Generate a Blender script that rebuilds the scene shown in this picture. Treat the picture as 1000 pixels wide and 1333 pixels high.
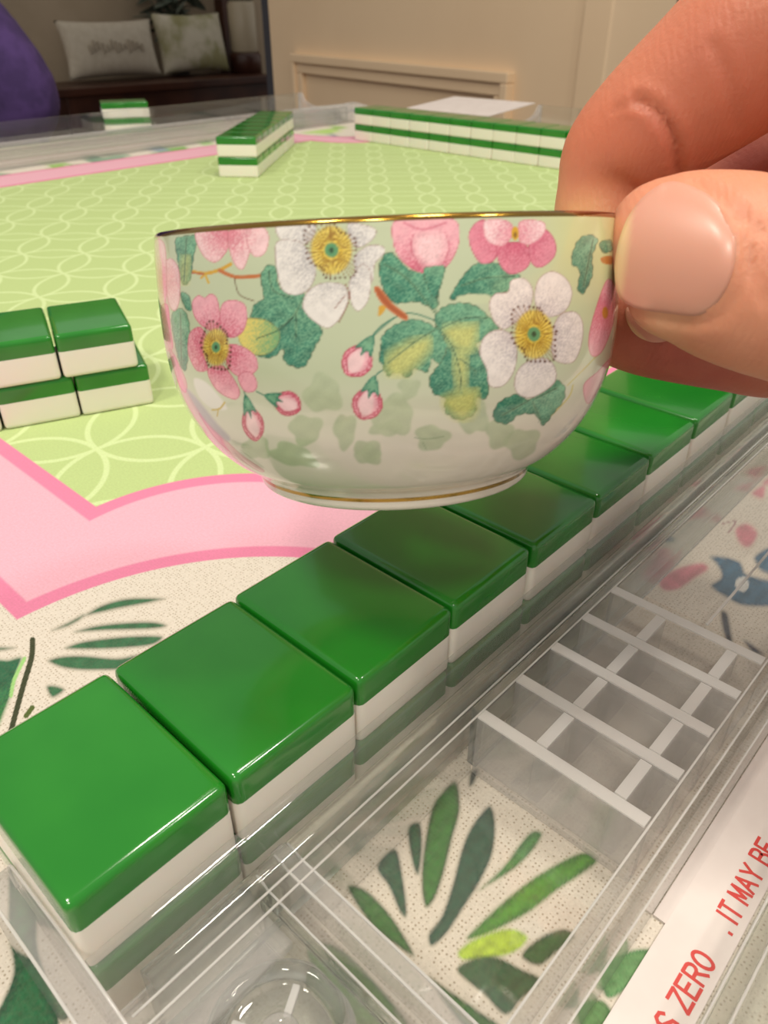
import bpy, bmesh, math, random
import numpy as np
from mathutils import Vector, Matrix
from mathutils.bvhtree import BVHTree

for o in list(bpy.data.objects): bpy.data.objects.remove(o)
scene = bpy.context.scene
COL = scene.collection

# ------------------------------------------------------------------ camera
FPX, CAMH, TH = 1000.0, 0.112, math.radians(33.7)      # focal length in px, height above table, pitch down
cam_d = bpy.data.cameras.new('camera'); cam = bpy.data.objects.new('camera', cam_d); COL.objects.link(cam)
cam.location = (0, 0, CAMH); cam.rotation_euler = (math.pi/2 - TH, 0, 0)
cam_d.sensor_width = 36; cam_d.lens = 36*FPX/1333; cam_d.clip_start = .005; cam_d.clip_end = 60
cam_d.dof.use_dof = True; cam_d.dof.focus_distance = .128; cam_d.dof.aperture_fstop = 44
scene.camera = cam
# ------------------------------------------------------------------ world, lamps, exposure
w = bpy.data.worlds.new('World'); scene.world = w; w.use_nodes = True
w.node_tree.nodes['Background'].inputs[0].default_value = (1.0, .955, .89, 1)
w.node_tree.nodes['Background'].inputs[1].default_value = .44
def lamp(name, loc, r, power, col=(1, .91, .79), aim=(0, .3, 0)):
    l = bpy.data.lights.new(name, 'AREA'); l.shape = 'DISK'; l.size = 2*r; l.energy = power; l.color = col
    o = bpy.data.objects.new(name, l); COL.objects.link(o); o.location = loc
    o.rotation_euler = (Vector(aim)-Vector(loc)).to_track_quat('-Z', 'Y').to_euler()
    return o
lamp('ceiling_lamp', (-.50, -.20, 1.25), .09, 6.5)
lamp('ceiling_lamp', (.22, .22, 1.25), .09, 6)
lamp('ceiling_lamp', (-.15, -.75, 1.25), .09, 7.5)
lamp('ceiling_lamp', (.85, -.10, 1.25), .07, 5, (1, .92, .82))
vs = scene.view_settings
vs.view_transform = 'Standard'; vs.look = 'None'; vs.gamma = 1; vs.use_curve_mapping = False; vs.exposure = .12
scene.cycles.sample_clamp_indirect = 4.0
scene.cycles.max_bounces = 16; scene.cycles.transmission_bounces = 14; scene.cycles.transparent_max_bounces = 24
scene.cycles.blur_glossy = .5

# ------------------------------------------------------------------ frames of reference
AX = Vector((.68, .7332)).normalized(); ROT = math.atan2(AX.y, AX.x)
DA = (AX.x, AX.y); DB = (-AX.y, AX.x)
def W(a, b, z=0):                       # table frame in mm -> world in m
    return Vector((a*DA[0]+b*DB[0], a*DA[1]+b*DB[1], z))*.001
CT, ST = math.cos(TH), math.sin(TH)
def C(x, y, dep):                       # photo pixel + depth in mm -> world
    u = (x-500)/FPX*dep; v = -(y-666.5)/FPX*dep
    return Vector((u, dep*CT+v*ST, CAMH*1000-dep*ST+v*CT))*.001
def CC(u, v, dep):                      # camera-space mm (right, up, forward)
    return Vector((u, dep*CT+v*ST, CAMH*1000-dep*ST+v*CT))*.001
def project(P):                         # (N,3) world m -> px
    X, Y, Z = P[:, 0], P[:, 1], P[:, 2]-CAMH
    fw = Y*CT-Z*ST; up = Y*ST+Z*CT
    return 500+FPX*X/fw, 666.5-FPX*up/fw
def s2l(c):
    c = np.asarray(c, float)/255.
    return np.where(c <= .04045, c/12.92, ((c+.055)/1.055)**2.4)
def rgba(*c): return tuple(float(v) for v in s2l(c))+(1,)

# ------------------------------------------------------------------ material helpers
class N:
    """tiny expression wrapper over math nodes"""
    def __init__(s, nt, sock): s.nt, s.s = nt, sock
    @staticmethod
    def op(nt, o, *ar):
        n = nt.nodes.new('ShaderNodeMath'); n.operation = o
        for i, a in enumerate(ar):
            if isinstance(a, N): nt.links.new(a.s, n.inputs[i])
            else: n.inputs[i].default_value = a
        return N(nt, n.outputs[0])
    def __add__(s, o): return N.op(s.nt, 'ADD', s, o)
    def __sub__(s, o): return N.op(s.nt, 'SUBTRACT', s, o)
    def __rsub__(s, o): return N.op(s.nt, 'SUBTRACT', o, s)
    def __mul__(s, o): return N.op(s.nt, 'MULTIPLY', s, o)
    def abs(s): return N.op(s.nt, 'ABSOLUTE', s)
    def fract(s): return N.op(s.nt, 'FRACT', s)
    def max(s, o): return N.op(s.nt, 'MAXIMUM', s, o)
    def min(s, o): return N.op(s.nt, 'MINIMUM', s, o)
    def step(s, e0, e1):                # smooth 0->1 between e0,e1
        n = s.nt.nodes.new('ShaderNodeMapRange'); n.interpolation_type = 'SMOOTHSTEP'
        s.nt.links.new(s.s, n.inputs[0]); n.inputs[1].default_value = e0; n.inputs[2].default_value = e1
        return N(s.nt, n.outputs[0])
def length(x, y): return N.op(x.nt, 'SQRT', x*x+y*y)
def mixc(nt, fac, a, b):
    n = nt.nodes.new('ShaderNodeMix'); n.data_type = 'RGBA'
    for sock, v in ((n.inputs[0], fac), (n.inputs[6], a), (n.inputs[7], b)):
        if isinstance(v, N): nt.links.new(v.s, sock)
        elif hasattr(v, 'is_output'): nt.links.new(v, sock)
        else: sock.default_value = v
    return n.outputs[2]
def new_mat(name, col=(.8, .8, .8, 1), rough=.5, **kw):
    m = bpy.data.materials.new(name); m.use_nodes = True
    b = m.node_tree.nodes['Principled BSDF']
    b.inputs['Base Color'].default_value = col; b.inputs['Roughness'].default_value = rough
    for k, v in kw.items(): b.inputs[k.replace('_', ' ')].default_value = v
    return m
def noise_col(m, c1, c2, scale, detail=4, bump=0, bdist=.001, coord='Object'):
    nt = m.node_tree; b = nt.nodes['Principled BSDF']
    tc = nt.nodes.new('ShaderNodeTexCoord'); nz = nt.nodes.new('ShaderNodeTexNoise')
    nz.inputs['Scale'].default_value = scale; nz.inputs['Detail'].default_value = detail
    nt.links.new(tc.outputs[coord], nz.inputs['Vector'])
    nt.links.new(mixc(nt, N(nt, nz.outputs[0]).step(.35, .65), c1, c2), b.inputs['Base Color'])
    if bump:
        bp = nt.nodes.new('ShaderNodeBump'); bp.inputs['Strength'].default_value = bump; bp.inputs['Distance'].default_value = bdist
        nt.links.new(nz.outputs[0], bp.inputs['Height']); nt.links.new(bp.outputs[0], b.inputs['Normal'])
    return m
def glass_mat(name, col=(1, 1, 1, 1), rough=0.0, ior=1.46, solid=.85, haze=.10):
    """thick acrylic: refracting core mixed with straight-through light and a faint milky haze"""
    m = bpy.data.materials.new(name); m.use_nodes = True; nt = m.node_tree; nt.nodes.clear()
    o = nt.nodes.new('ShaderNodeOutputMaterial'); g = nt.nodes.new('ShaderNodeBsdfGlass')
    g.inputs['Color'].default_value = col; g.inputs['Roughness'].default_value = rough; g.inputs['IOR'].default_value = ior
    t = nt.nodes.new('ShaderNodeBsdfTransparent'); t.inputs[0].default_value = (.96, .97, .965, 1)
    d_ = nt.nodes.new('ShaderNodeBsdfTranslucent'); d_.inputs[0].default_value = (.86, .85, .83, 1)
    d2 = nt.nodes.new('ShaderNodeBsdfDiffuse'); d2.inputs[0].default_value = (.86, .85, .83, 1)
    def mx(f, a, b):
        n = nt.nodes.new('ShaderNodeMixShader'); n.inputs[0].default_value = f; nt.links.new(a.outputs[0], n.inputs[1]); nt.links.new(b.outputs[0], n.inputs[2]); return n
    nt.links.new(mx(solid, mx(haze, t, mx(.5, d_, d2)), g).outputs[0], o.inputs[0]); return m
def clear_sheet_mat(name, tint, haze=.08, hazecol=(.8, .8, .8, 1), gloss_r=.03):
    """thin clear acrylic sheet: straight-through transmission, fresnel reflection, a little haze"""
    m = bpy.data.materials.new(name); m.use_nodes = True; nt = m.node_tree; nt.nodes.clear()
    o = nt.nodes.new('ShaderNodeOutputMaterial'); t = nt.nodes.new('ShaderNodeBsdfTransparent'); t.inputs[0].default_value = tint
    dfs = nt.nodes.new('ShaderNodeBsdfDiffuse'); dfs.inputs[0].default_value = hazecol
    tr = nt.nodes.new('ShaderNodeBsdfTranslucent'); tr.inputs[0].default_value = hazecol
    a0 = nt.nodes.new('ShaderNodeMixShader'); a0.inputs[0].default_value = .5
    nt.links.new(dfs.outputs[0], a0.inputs[1]); nt.links.new(tr.outputs[0], a0.inputs[2])
    a1 = nt.nodes.new('ShaderNodeMixShader'); a1.inputs[0].default_value = haze
    nt.links.new(t.outputs[0], a1.inputs[1]); nt.links.new(a0.outputs[0], a1.inputs[2])
    gl = nt.nodes.new('ShaderNodeBsdfGlossy'); gl.inputs['Roughness'].default_value = gloss_r
    lw = nt.nodes.new('ShaderNodeLayerWeight'); fc = N.op(nt, 'POWER', N(nt, lw.outputs['Facing']), 5.0)*.9+.06      # Schlick, same from both faces
    a2 = nt.nodes.new('ShaderNodeMixShader'); nt.links.new(fc.s, a2.inputs[0])
    nt.links.new(a1.outputs[0], a2.inputs[1]); nt.links.new(gl.outputs[0], a2.inputs[2])
    nt.links.new(a2.outputs[0], o.inputs[0]); return m

# ------------------------------------------------------------------ object helpers
def tag(o, label=None, cat=None, group=None, kind=None):
    if label: o['label'] = label
    if cat: o['category'] = cat
    if group: o['group'] = group
    if kind: o['kind'] = kind
    return o
def obj(name, me, mat=None, parent=None, smooth=False, loc=None, rz=None):
    if isinstance(me, bmesh.types.BMesh):
        bm = me; me = bpy.data.meshes.new(name); bmesh.ops.recalc_face_normals(bm, faces=bm.faces); bm.to_mesh(me); bm.free()
    o = bpy.data.objects.new(name, me); COL.objects.link(o)
    if mat and not me.materials: me.materials.append(mat)
    if smooth: me.polygons.foreach_set('use_smooth', [True]*len(me.polygons))
    if parent: o.parent = parent
    if loc is not None: o.location = loc
    if rz is not None: o.rotation_euler = (0, 0, rz)
    return o
def empty(name, loc=(0, 0, 0), rz=0, label=None, cat=None, group=None):
    o = bpy.data.objects.new(name, None); COL.objects.link(o); o.location = loc; o.rotation_euler = (0, 0, rz); o.empty_display_size = .01
    return tag(o, label, cat, group)
def copy_tree(o, parent=None):
    c = o.copy(); COL.objects.link(c); c.parent = parent
    for ch in o.children: copy_tree(ch, c)
    return c
def box(bm, x0, x1, y0, y1, z0, z1, bev=0, seg=2, s=.001):
    r = bmesh.ops.create_cube(bm, size=1); vs = r['verts']
    for v in vs: v.co = Vector(((x0+x1)/2+v.co.x*(x1-x0), (y0+y1)/2+v.co.y*(y1-y0), (z0+z1)/2+v.co.z*(z1-z0)))*s
    if bev:
        es = list({e for v in vs for e in v.link_edges})
        bmesh.ops.bevel(bm, geom=es, offset=bev*s, segments=seg, affect='EDGES', profile=.6)
    return bm
def boxm(*a, **k): return box(bmesh.new(), *a, **k)
def prism(prof, a0, a1, axis='a', bev=0, seg=2, s=.001):
    """closed profile (list of 2d mm) extruded; axis 'a': profile is (b,z), extruded along a"""
    bm = bmesh.new()
    f = lambda q, t: Vector((t, q[0], q[1]))*s if axis == 'a' else (Vector((q[0], t, q[1]))*s if axis == 'b' else Vector((q[0], q[1], t))*s)
    A = [bm.verts.new(f(q, a0)) for q in prof]; B = [bm.verts.new(f(q, a1)) for q in prof]
    bm.faces.new(A); bm.faces.new(B[::-1]); n = len(prof)
    for i in range(n): bm.faces.new((A[i], A[(i+1) % n], B[(i+1) % n], B[i]))
    bmesh.ops.recalc_face_normals(bm, faces=bm.faces)
    if bev: bmesh.ops.bevel(bm, geom=bm.edges[:], offset=bev*s, segments=seg, affect='EDGES', profile=.6)
    return bm
def lathe(prof, n=48, s=.001, closed=False):
    bm = bmesh.new(); R = []
    for r, z in prof:
        R.append([bm.verts.new((r*s*math.cos(2*math.pi*i/n), r*s*math.sin(2*math.pi*i/n), z*s)) for i in range(n)] if r > 1e-6 else [bm.verts.new((0, 0, z*s))])
    for A, B in zip(R, R[1:]+([R[0]] if closed else [])):
        for i in range(n):
            j = (i+1) % n
            if len(A) == 1 and len(B) == 1: continue
            if len(A) == 1: bm.faces.new((A[0], B[j], B[i]))
            elif len(B) == 1: bm.faces.new((A[i], A[j], B[0]))
            else: bm.faces.new((A[i], A[j], B[j], B[i]))
    return bm
def mesh_np(name, V, F, attr=None):
    me = bpy.data.meshes.new(name); me.from_pydata(V.tolist() if hasattr(V, 'tolist') else V, [], F.tolist() if hasattr(F, 'tolist') else F)
    if attr is not None:
        at = me.color_attributes.new('print', 'FLOAT_COLOR', 'POINT'); at.data.foreach_set('color', attr.astype(np.float32).ravel())
    me.update(); return me
ORD = ['first', 'second', 'third', 'fourth', 'fifth', 'sixth', 'seventh', 'eighth', 'ninth', 'tenth', 'eleventh', 'twelfth', 'thirteenth', 'fourteenth', 'fifteenth']

# ------------------------------------------------------------------ painter (colours of flat print, per vertex)
RNG = np.random.default_rng(5)
def catmull(pts, closed=True, n=7):
    P = np.asarray(pts, float); m = len(P); out = []
    for i in range(m if closed else m-1):
        p0, p1, p2, p3 = (P[(i+k) % m] if closed else P[min(max(i+k, 0), m-1)] for k in (-1, 0, 1, 2))
        for t in np.linspace(0, 1, n, endpoint=False):
            out.append(.5*((2*p1)+(-p0+p2)*t+(2*p0-5*p1+4*p2-p3)*t*t+(-p0+3*p1-3*p2+p3)*t**3))
    if not closed: out.append(P[-1])
    return np.array(out)
def seg_dist(x, y, P, closed):
    d = np.full(x.shape, 1e9); inside = np.zeros(x.shape, bool); m = len(P)
    for i in range(m if closed else m-1):
        ax, ay = P[i]; bx, by = P[(i+1) % m]; ex, ey = bx-ax, by-ay; L = ex*ex+ey*ey+1e-12
        t = np.clip(((x-ax)*ex+(y-ay)*ey)/L, 0, 1); d = np.minimum(d, np.hypot(x-ax-t*ex, y-ay-t*ey))
        if closed:
            c = ((ay > y) != (by > y)) & (x < ex*(y-ay)/(ey if abs(ey) > 1e-9 else 1e-9)+ax); inside ^= c
    return d, inside
class Paint:
    def __init__(s, x, y, base, alpha=None):
        s.x, s.y, s.c = x, y, np.array(np.broadcast_to(s2l(base), (len(x), 3))) if np.ndim(base) == 1 else base
        s.a = np.zeros(len(x)) if alpha is None else alpha
        s.n = RNG.random(len(x))
    def mott(s, idx, sc):
        x, y = s.x[idx]*sc, s.y[idx]*sc
        return (np.sin(x*1.1+2.3*np.sin(y*.7))+np.sin(y*1.3+1.7*np.sin(x*.6+1))+np.sin((x+y)*.9+2))/3
    def put(s, idx, al, col):
        s.c[idx] = s.c[idx]*(1-al[:, None])+col*al[:, None]; s.a[idx] = np.maximum(s.a[idx], al)
    def blob(s, pts, col, col2=None, g=None, out=None, ow=1.2, soft=1.2, stip=0., smooth=True, alpha=1., mott=0., stri=None):
        """g: ('r',cx,cy,R) radial col->col2, ('l',x0,y0,x1,y1) linear, ('e',depth) edge->inside"""
        P = catmull(pts) if smooth else np.asarray(pts, float)
        lo, hi = P.min(0)-3, P.max(0)+3
        idx = np.where((s.x > lo[0]) & (s.x < hi[0]) & (s.y > lo[1]) & (s.y < hi[1]))[0]
        if not len(idx): return
        x, y = s.x[idx], s.y[idx]; d, ins = seg_dist(x, y, P, True); sd = np.where(ins, -d, d)
        cc = np.broadcast_to(s2l(col), (len(idx), 3)).copy()
        if col2 is not None:
            if g[0] == 'r': t = np.hypot(x-g[1], y-g[2])/g[3]
            elif g[0] == 'l': t = ((x-g[1])*(g[3]-g[1])+(y-g[2])*(g[4]-g[2]))/((g[3]-g[1])**2+(g[4]-g[2])**2)
            else: t = -sd/g[1]
            t = np.clip(t+(s.n[idx]-.5)*stip, 0, 1)[:, None]; t = t*t*(3-2*t)
            cc = cc*(1-t)+s2l(col2)*t
        elif stip: cc *= (1+(s.n[idx]-.5)*stip)[:, None]
        if mott: cc *= (1+mott*s.mott(idx, .23)+(s.n[idx]-.5)*mott*.8)[:, None]
        if stri is not None:
            an = np.arctan2(y-stri[1], x-stri[0]); rr = np.hypot(x-stri[0], y-stri[1])
            sv = np.sin(an*stri[3]+.04*rr+2*np.sin(an*5)); cc *= (1-stri[2]*np.clip(sv, 0, 1)*np.clip(1.3-rr/stri[4], 0, 1)-stri[2]*.7*np.clip(1-(-sd)/4, 0, 1)*(s.n[idx] > .45))[:, None]
        s.put(idx, np.clip(.5-sd/soft, 0, 1)*alpha, cc)
        if out is not None: s.put(idx, np.clip(.5+(ow/2-np.abs(sd+ow*.3))/1.0, 0, 1)*.75, np.broadcast_to(s2l(out), cc.shape))
    def ell(s, cx, cy, rx, ry, col, rot=0, **k):
        t = np.linspace(0, 2*np.pi, 22, endpoint=False); c, sn = math.cos(math.radians(rot)), math.sin(math.radians(rot))
        X, Y = rx*np.cos(t), ry*np.sin(t)
        s.blob(np.c_[cx+X*c-Y*sn, cy+X*sn+Y*c], col, smooth=False, **k)
    def line(s, pts, col, wd, alpha=1., smooth=True, taper=None):
        P = catmull(pts, False) if smooth and len(pts) > 2 else np.asarray(pts, float)
        lo, hi = P.min(0)-wd-2, P.max(0)+wd+2
        idx = np.where((s.x > lo[0]) & (s.x < hi[0]) & (s.y > lo[1]) & (s.y < hi[1]))[0]
        if not len(idx): return
        d, _ = seg_dist(s.x[idx], s.y[idx], P, False)
        s.put(idx, np.clip(.5+(wd/2-d)/1.0, 0, 1)*alpha, np.broadcast_to(s2l(col), (len(idx), 3)))

# generic sweep of elliptical sections -> (verts, faces)
def sweep(st, n=20, ref=None):
    """st: list of (Vector centre, r_across, r_ref); ref: direction of the second radius"""
    V_, F_ = [], []
    for i, (c, ra, rb) in enumerate(st):
        tn = (st[min(i+1, len(st)-1)][0]-st[max(i-1, 0)][0]).normalized()
        r_ = (ref - tn*ref.dot(tn)).normalized(); s2_ = tn.cross(r_)
        for k in range(n):
            t_ = 2*math.pi*k/n; V_.append(c+s2_*(ra*math.cos(t_))+r_*(rb*math.sin(t_)))
    m_ = len(st)
    for i in range(m_-1):
        for k in range(n): F_.append((i*n+k, i*n+(k+1) % n, (i+1)*n+(k+1) % n, (i+1)*n+k))
    F_.append(tuple(range(n))[::-1]); F_.append(tuple((m_-1)*n+k for k in range(n)))
    return V_, F_
def smooth_st(st, k=5):
    A = np.array([[*c, ra, rb] for c, ra, rb in st]); B_ = catmull(A, False, k)
    return [(Vector(r[:3]), float(r[3]), float(r[4])) for r in B_]
# ================================================================== STRUCTURE (room)
FLZ = -.75
m_floor = noise_col(new_mat('dark_wood_floor', rough=.4), rgba(70, 45, 30), rgba(95, 62, 40), 3)
m_wall = noise_col(new_mat('beige_wall', rough=.9), rgba(176, 158, 134), rgba(184, 166, 142), 4)
m_panel = noise_col(new_mat('cream_panel_paint', rough=.55), rgba(232, 204, 168), rgba(236, 209, 173), 3)
m_grey = new_mat('grey_paint', rgba(150, 146, 140), .7)
m_navy = new_mat('dark_room_navy', rgba(40, 44, 58), .6)  # navy colour stands in for the darkness of the unlit room
tag(obj('floor', boxm(-5000, 5000, -3000, 8000, -770, -750), m_floor), kind='structure')
# far beige wall behind the bench (runs parallel to the bench)
BD = Vector((1.05, .96)).normalized(); BN = Vector((-BD.y, BD.x))
brz = math.atan2(BD.y, BD.x); B0 = Vector((-1.78, 4.73))
tag(obj('wall_back', boxm(-3000, 4000, 560, 680, -750, 1900), m_wall, loc=(B0.x, B0.y, 0), rz=brz), kind='structure')
# cream panelled wall end
PD = Vector((.609, -.793)); prz = math.atan2(PD.y, PD.x)
wp = tag(obj('wall_panelled', boxm(0, 1120, 0, 160, -750, 1900), m_panel, loc=(-.302, 2.4, 0), rz=prz), kind='structure')
def ring(u0, u1, z0, z1, wd, y0, y1):
    bm = bmesh.new()
    for (r0, r1, d0) in ((0, wd*.45, y0), (wd*.45, wd, y1)):
        for q in ((u0+r0, u1-r0, z1-r1, z1-r0), (u0+r0, u1-r0, z0+r0, z0+r1), (u0+r0, u0+r1, z0+r1, z1-r1), (u1-r1, u1-r0, z0+r1, z1-r1)):
            box(bm, q[0], q[1], d0, 2, q[2], q[3], bev=3)
    return bm
obj('panel_moulding', ring(120, 905, -640, -3, 42, -20, -12), m_panel, wp)
obj('corner_bead', boxm(1062, 1124, -10, 164, -750, 1900, bev=4), m_panel, wp)
tag(obj('baseboard_panelled', boxm(-4, 1128, -16, 0, -750, -630, bev=3), m_panel, loc=(-.302, 2.4, 0), rz=prz), kind='structure')
tag(obj('wall_right', boxm(400, 740, 3000, 3100, -750, 1900), m_grey), kind='structure')
tag(obj('wall_hallway', boxm(700, 5000, 3300, 3400, -750, 1900), m_navy), kind='structure')
tag(obj('trim_1', boxm(715, 790, 2980, 3110, -750, 1900, bev=4), new_mat('grey_trim', rgba(120, 120, 122), .5)), kind='structure')
tag(obj('wall_passage', boxm(-520, -440, 3900, 5200, -750, 1900), new_mat('slate_paint', rgba(70, 70, 78), .7)), kind='structure')

# ================================================================== TABLE + MAT
m_wood = noise_col(new_mat('table_wood', rough=.35), rgba(84, 52, 32), rgba(110, 70, 42), 8)
A0, A1, B0m, B1m = -95., 792., -95., 800.
tb = empty('game_table', W(336, 359, FLZ*1000), ROT, 'square wooden game table under the printed mat', 'table')
def rel(a0, a1, b0, b1, z0, z1, bev=1): return boxm(a0-336, a1-336, b0-359, b1-359, z0+750, z1+750, bev=bev)
obj('tabletop', rel(A0+6, A1-6, B0m+6, B1m-6, -28, -2.4, 4), m_wood, tb)
for ax in (-50, 690):
    for by in (-50, 700): obj('leg', rel(ax, ax+55, by, by+55, -750, -28, 4), m_wood, tb)
obj('apron', rel(-30, 730, -30, 740, -90, -28, 3), m_wood, tb)

def graded(lo, hi, f0, f1, st, gr=1.05):
    out = list(np.arange(f0, f1, st)); s_ = st; v = out[-1]
    while v < hi: s_ *= gr; v = v+s_; out.append(min(v, hi))
    s_ = st; v = out[0]; pre = []
    while v > lo: s_ *= gr; v = v-s_; pre.append(max(v, lo))
    return np.array(pre[::-1]+out)
ga = graded(A0, A1, -12, 126, .3, 1.022); gb = graded(B0m, B1m, -8, 142, .3, 1.03)
GA, GB = np.meshgrid(ga, gb, indexing='ij')
Vw = np.c_[GA.ravel(), GB.ravel(), np.zeros(GA.size)]
world = np.c_[(Vw[:, 0]*DA[0]+Vw[:, 1]*DB[0])*.001, (Vw[:, 0]*DA[1]+Vw[:, 1]*DB[1])*.001, np.zeros(len(Vw))]
front = (world[:, 1]*CT+CAMH*ST) > .02
mx, my = project(world); mx[~front] = -9999
MP = Paint(mx, my, (215, 205, 185))
def crop(ox, oy, sc): return lambda L: [(ox+x/sc, oy+y/sc) for x, y in L]
G1, G2, G3, G4, TEAL = (24, 60, 32), (24, 86, 50), (74, 138, 40), (166, 192, 56), (14, 56, 50)
kA = crop(430, 980, 2.5); lf = lambda pts, c1, c2=None, g=('e', 9), **k: MP.blob(pts, c1, c2, g, soft=7, stip=.3, mott=.22, **k)
lf(kA([(325, 190), (360, 130), (410, 90), (425, 180), (400, 280), (370, 400), (340, 480), (310, 505), (295, 440), (300, 330)]), G1, (52, 112, 46))
lf(kA([(430, 300), (470, 220), (520, 170), (540, 230), (530, 330), (490, 420), (440, 500), (380, 590), (330, 632), (318, 590), (360, 530), (395, 430)]), TEAL, (34, 78, 60))
lf(kA([(480, 450), (560, 370), (620, 290), (660, 252), (692, 265), (660, 320), (600, 380), (520, 430)]), (48, 100, 56), (70, 128, 66))
lf(kA([(440, 605), (500, 540), (600, 450), (700, 380), (820, 322), (872, 350), (830, 390), (740, 450), (650, 520), (560, 570), (490, 602)]), (50, 108, 42), G3, ('e', 14))
lf(kA([(415, 645), (470, 605), (580, 570), (645, 600), (600, 650), (500, 675), (430, 675)]), (150, 186, 50), G4)
lf(kA([(620, 660), (680, 600), (760, 570), (800, 600), (740, 650), (680, 695)]), G1, (48, 92, 44))
lf(kA([(410, 710), (460, 670), (540, 662), (620, 700), (690, 740), (630, 800), (570, 855), (500, 790)]), G1, (40, 84, 48))
lf(kA([(150, 370), (212, 310), (238, 400), (252, 525), (228, 525), (190, 440)]), TEAL, (40, 86, 60))
lf(kA([(250, 250), (292, 225), (302, 300), (290, 395), (268, 370)]), TEAL, (40, 90, 60))
lf(kA([(55, 440), (110, 440), (180, 505), (240, 590), (275, 665), (200, 620), (130, 560)]), G1, (56, 110, 50))
lf(kA([(315, 725), (380, 765), (480, 835), (560, 895), (450, 900), (380, 830)]), G1, (60, 110, 50))
lf(kA([(-60, 620), (40, 640), (160, 760), (260, 900), (120, 900), (0, 760)]), (44, 92, 50), (90, 140, 60))
lf(kA([(455, 60), (485, 50), (470, 100), (450, 110)]), (60, 70, 66))
lf(kA([(880, 700), (980, 640), (1060, 650), (980, 760), (900, 800)]), (60, 112, 70), (96, 140, 90))
lf(kA([(800, 830), (880, 800), (920, 860), (840, 930)]), (60, 100, 60), (90, 130, 80))
kB = crop(0, 740, 5)
for L in ([(545, 310), (650, 240), (800, 195), (950, 186), (1080, 195), (1000, 222), (900, 242), (760, 268), (640, 295)], [(330, 407), (450, 342), (545, 295), (530, 332), (440, 382)],
          [(480, 417), (600, 373), (800, 348), (1000, 343), (1090, 372), (1000, 398), (700, 408)], [(418, 522), (520, 475), (700, 448), (900, 433), (1060, 440), (1000, 500), (800, 524), (560, 532)],
          [(308, 600), (400, 568), (550, 563), (760, 580), (920, 560), (920, 650), (640, 667), (480, 662), (380, 642)], [(298, 768), (360, 758), (425, 790), (340, 845)], [(-20, 508), (110, 515), (0, 540)]):
    lf(kB(L), (26, 62, 44), (44, 100, 66), ('e', 5))
lf(kB([(-70, 640), (60, 590), (145, 578), (115, 680), (85, 800), (40, 920), (-20, 1050), (-120, 1100)]), (24, 92, 62), (52, 130, 64), ('l', 0, 880, 20, 960))
MP.line(kB([(212, 465), (205, 580), (155, 750), (100, 950), (60, 1100)]), (40, 52, 24), 8)
MP.line(kB([(160, 585), (95, 720), (72, 830)]), (150, 200, 120), 5)
MP.line(kB([(170, 960), (210, 905)]), (70, 90, 30), 7)
kD = crop(0, 1080, 3.03)
lf(kD([(20, -40), (110, 60), (150, 250), (150, 450), (190, 600), (225, 790), (-60, 800), (0, 690), (50, 560), (30, 400), (30, 200)]), (22, 70, 50), (30, 96, 58), ('e', 20))
kC = crop(780, 540, 4.166); PK = (206, 116, 134)
for L in ([(325, 900), (420, 830), (560, 800), (595, 840), (520, 890), (430, 950), (350, 955)], [(735, 620), (800, 585), (865, 640), (820, 720), (760, 700)], [(220, 840), (320, 760), (420, 705), (400, 780), (280, 862)],
          [(510, 515), (620, 525), (645, 570), (560, 565)], [(825, 420), (900, 378), (895, 455), (850, 450)], [(880, 370), (990, 300), (1000, 380)], [(380, 290), (470, 250), (490, 290), (410, 330)], [(640, 240), (760, 130), (800, 150), (690, 260)], [(80, 590), (240, 450), (260, 470), (120, 600)], [(255, 690), (300, 650), (330, 680), (280, 710)]):
    lf(kC(L), PK, (196, 96, 120), alpha=.9)
BL = (46, 84, 112)
lf(kC([(598, 765), (700, 770), (770, 800), (800, 860), (870, 880), (1000, 930), (1000, 1030), (800, 1040), (700, 1000), (605, 930), (660, 880), (640, 820)]), BL, (62, 104, 130))
lf(kC([(845, 760), (960, 700), (1080, 720), (1080, 890), (900, 862), (850, 810)]), BL, (62, 104, 130))
MP.ell(*kC([(775, 920)])[0], 9, 10, (206, 208, 205))
lf(kC([(655, 1075), (700, 1075), (725, 1200), (760, 1285), (960, 1330), (780, 1310), (690, 1235)]), (44, 52, 66)); lf(kC([(780, 1220), (830, 1240), (900, 1300), (830, 1290)]), (60, 66, 80))
MP.line(kC([(670, 590), (740, 580), (700, 640)]), (170, 140, 140), 3)
for (x, y, rx, ry, r, c) in ((8, 231, 18, 6, 8, (96, 138, 110)), (75, 218, 14, 7, -12, (140, 180, 96)), (100, 219, 14, 5, -14, (110, 150, 110)), (145, 208, 26, 8, -8, (132, 158, 136)), (118, 206, 10, 5, 0, (110, 140, 120)), (162, 213, 10, 4, -12, (70, 110, 80)), (225, 197, 26, 5, -10, (120, 168, 90)), (204, 193, 14, 5, 0, (140, 155, 170)), (270, 185, 12, 4, -8, (150, 190, 120)),
                             (398, 152, 12, 5, 0, (236, 176, 186)), (412, 160, 18, 5, 0, (236, 190, 196)), (420, 171, 24, 3.5, -4, (170, 206, 110)), (412, 181, 26, 3, -5, (90, 120, 160)), (436, 178, 10, 3, 0, (60, 90, 130)), (440, 166, 10, 3, 0, (140, 180, 90))):
    MP.ell(x, y, rx, ry, c, r, soft=2.)
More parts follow.
